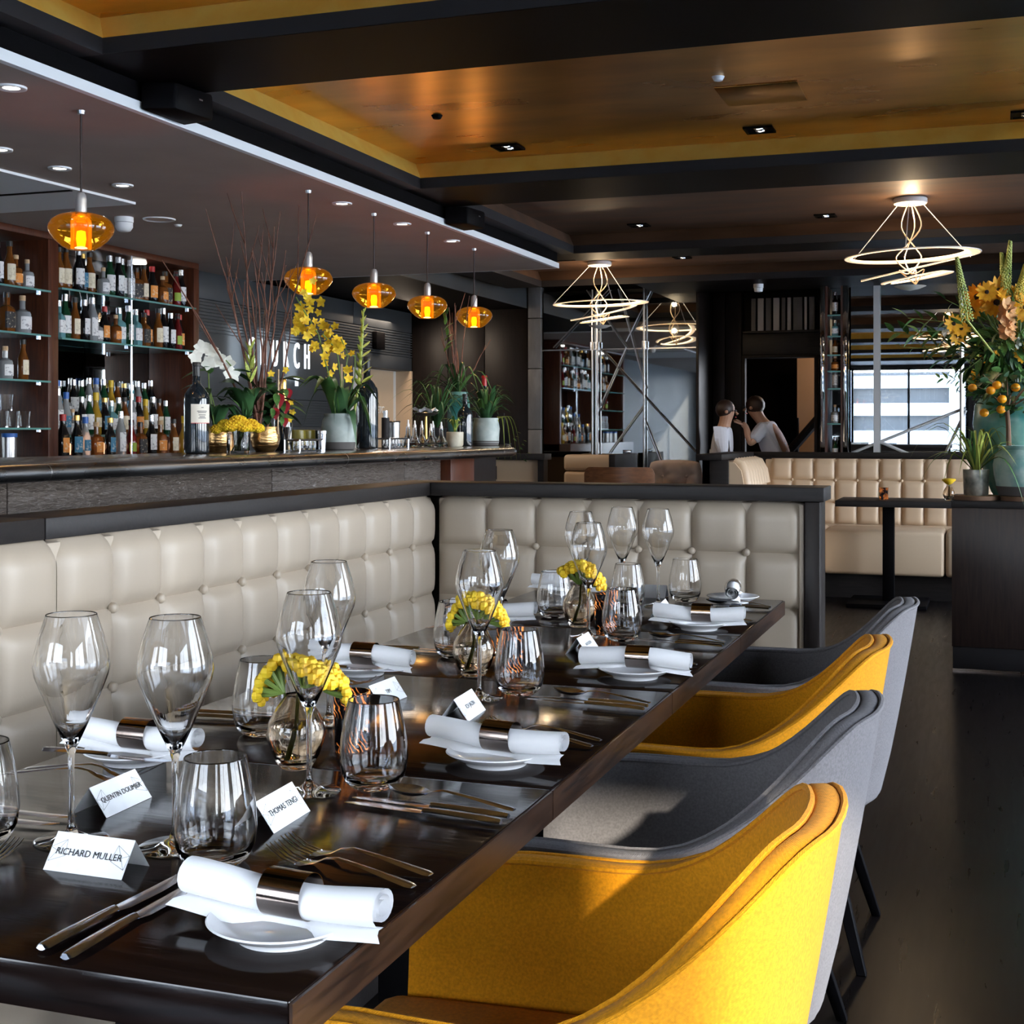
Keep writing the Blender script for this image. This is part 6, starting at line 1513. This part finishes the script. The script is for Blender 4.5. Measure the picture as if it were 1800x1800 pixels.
# ================================================================== PEOPLE behind the tan banquette
def person(label, loc, rz, H_, pose, shirt):
    """one skinned body; pose maps joints to positions at 1 m of height, facing +X"""
    t = thing('person', label, 'person', loc, rz)
    def skin(name, chain, m, parent=t, sub=2):
        vs = []; es = []; rs = []; idx = {}
        for nm, p, r, par in chain:
            idx[nm] = len(vs); vs.append(Vector(p) * H_); rs.append(r * H_)
            if par: es.append((idx[par], idx[nm]))
        me = bpy.data.meshes.new(name); me.from_pydata(vs, es, []); o = bpy.data.objects.new(name, me); COL.objects.link(o); o.parent = parent
        o.modifiers.new('skin', 'SKIN'); sl = me.skin_vertices[0].data
        for i, r in enumerate(rs): sl[i].radius = (r, r) if not isinstance(r, tuple) else r
        sl[0].use_root = True
        sb = o.modifiers.new('sub', 'SUBSURF'); sb.levels = sub; sb.render_levels = sub
        me.materials.append(M[m]); 
        return o
    J = pose
    body = [('pel', J['pel'], .066, None), ('abd', J['abd'], .062, 'pel'), ('che', J['che'], .074, 'abd'), ('nb', J['nb'], .040, 'che'), ('nk', J['nk'], .030, 'nb'), ('hd', J['hd'], .046, 'nk'), ('ht', J['ht'], .040, 'hd')]
    for s_ in 'lr':
        body += [('sh' + s_, J['sh' + s_], .033, 'che'), ('el' + s_, J['el' + s_], .024, 'sh' + s_), ('wr' + s_, J['wr' + s_], .016, 'el' + s_), ('pa' + s_, J['pa' + s_], .018, 'wr' + s_)]
        body += [('hp' + s_, J['hp' + s_], .050, 'pel'), ('kn' + s_, J['kn' + s_], .034, 'hp' + s_), ('an' + s_, J['an' + s_], .022, 'kn' + s_), ('to' + s_, J['to' + s_], .020, 'an' + s_)]
    skin('body', body, 'skin')
    sh_ = [('abd', J['abd'], .070, None), ('pel', Vector(J['pel']) + Vector((0, 0, .01)), .076, 'abd'), ('che', J['che'], .084, 'abd'), ('nb', J['nb'], .046, 'che')]
    for s_ in 'lr': sh_ += [('sh' + s_, J['sh' + s_], .042, 'che'), ('ea' + s_, Vector(J['sh' + s_]).lerp(Vector(J['el' + s_]), .8), .033, 'sh' + s_)]
    skin('shirt', sh_, shirt)
    tr_ = [('pel', J['pel'], .074, None)]
    for s_ in 'lr': tr_ += [('hp' + s_, J['hp' + s_], .058, 'pel'), ('kn' + s_, J['kn' + s_], .042, 'hp' + s_), ('an' + s_, Vector(J['an' + s_]), .032, 'kn' + s_)]
    skin('trousers', tr_, 'trousers')
    hd = Vector(J['hd']) * H_; fw = Vector(J.get('face', (1, 0, 0))).normalized(); upv = (Vector(J['ht']) - Vector(J['hd'])).normalized()
    mb = MB(); mb.ball(hd + upv * .016 * H_ - fw * .013 * H_, .052 * H_, 14, 1.0); ob('hair', mb, 'hair', t)
    side = upv.cross(fw).normalized()
    for s_ in (-1, 1):
        ob('eye', MB().ball(hd + fw * .043 * H_ + side * s_ * .018 * H_ + upv * .006 * H_, .006 * H_, 8), 'ink', t); ob('ear', MB().ball(hd + side * s_ * .047 * H_, .010 * H_, 8), 'skin', t)
    ob('nose', MB().tube([hd + fw * .044 * H_, hd + fw * .056 * H_ - upv * .014 * H_], [.005 * H_, .008 * H_], 6), 'skin', t)
    ob('mouth', MB().tube([hd + fw * .044 * H_ - upv * .028 * H_ - side * .012 * H_, hd + fw * .047 * H_ - upv * .029 * H_, hd + fw * .044 * H_ - upv * .028 * H_ + side * .012 * H_], .003 * H_, 5), 'anthurium', t)
    for s_ in 'lr':
        w0 = Vector(J['pa' + s_]) * H_; d = (Vector(J['pa' + s_]) - Vector(J['wr' + s_])).normalized(); fr = frame(d, Vector((0, 0, 1))).to_3x3()
        for k in range(4):
            L = (.046, .052, .049, .038)[k] * H_; o_ = fr @ Vector((.006, (k - 1.5) * .011, 0)) * H_
            ob('finger', MB().tube([w0 + o_, w0 + o_ + d * L * .5, w0 + o_ + d * L * .85 + Vector((0, 0, -.012 * H_))], [.0055 * H_, .005 * H_, .004 * H_], 6), 'skin', t)
        ob('thumb', MB().tube([w0 + fr @ Vector((-.012, .016, 0)) * H_, w0 + fr @ Vector((.012, .032, -.004)) * H_, w0 + fr @ Vector((.028, .034, -.008)) * H_], [.006 * H_, .0055 * H_, .0045 * H_], 6), 'skin', t)
    return t
def base_pose(lean=0.0, reach=None):
    L = lean
    J = dict(pel=(0, 0, .53), abd=(.03 * L, 0, .62), che=(.12 * L, 0, .72), nb=(.20 * L, 0, .805), nk=(.235 * L + .005, 0, .84), hd=(.28 * L + .012, 0, .895), ht=(.30 * L + .012, 0, .955),
             shl=(.17 * L, .100, .785), shr=(.17 * L, -.100, .785), ell=(.15 * L + .02, .135, .63), elr=(.15 * L + .02, -.135, .63), wrl=(.15 * L + .07, .135, .50), wrr=(.15 * L + .07, -.135, .50), pal=(.15 * L + .09, .133, .455), par=(.15 * L + .09, -.133, .455),
             hpl=(0, .052, .50), hpr=(0, -.052, .50), knl=(.02, .06, .28), knr=(-.01, -.06, .28), anl=(0, .06, .045), anr=(-.04, -.06, .045), tol=(.07, .065, .016), tor=(.03, -.065, .016))
    if reach: J.update(reach)
    return J
person('person in pale shirt leaning over with one arm stretched, before the corridor opening', (-1.66, 11.68, 0), R(172), 1.60,
       base_pose(.55, dict(ell=(.14, .14, .70), wrl=(.17, .12, .80), pal=(.195, .12, .815))), 'shirt')
person('person in pale grey shirt standing by the dark pillar behind the partition', (-2.15, 11.39, 0), R(4), 1.56, base_pose(.1), 'shirt')
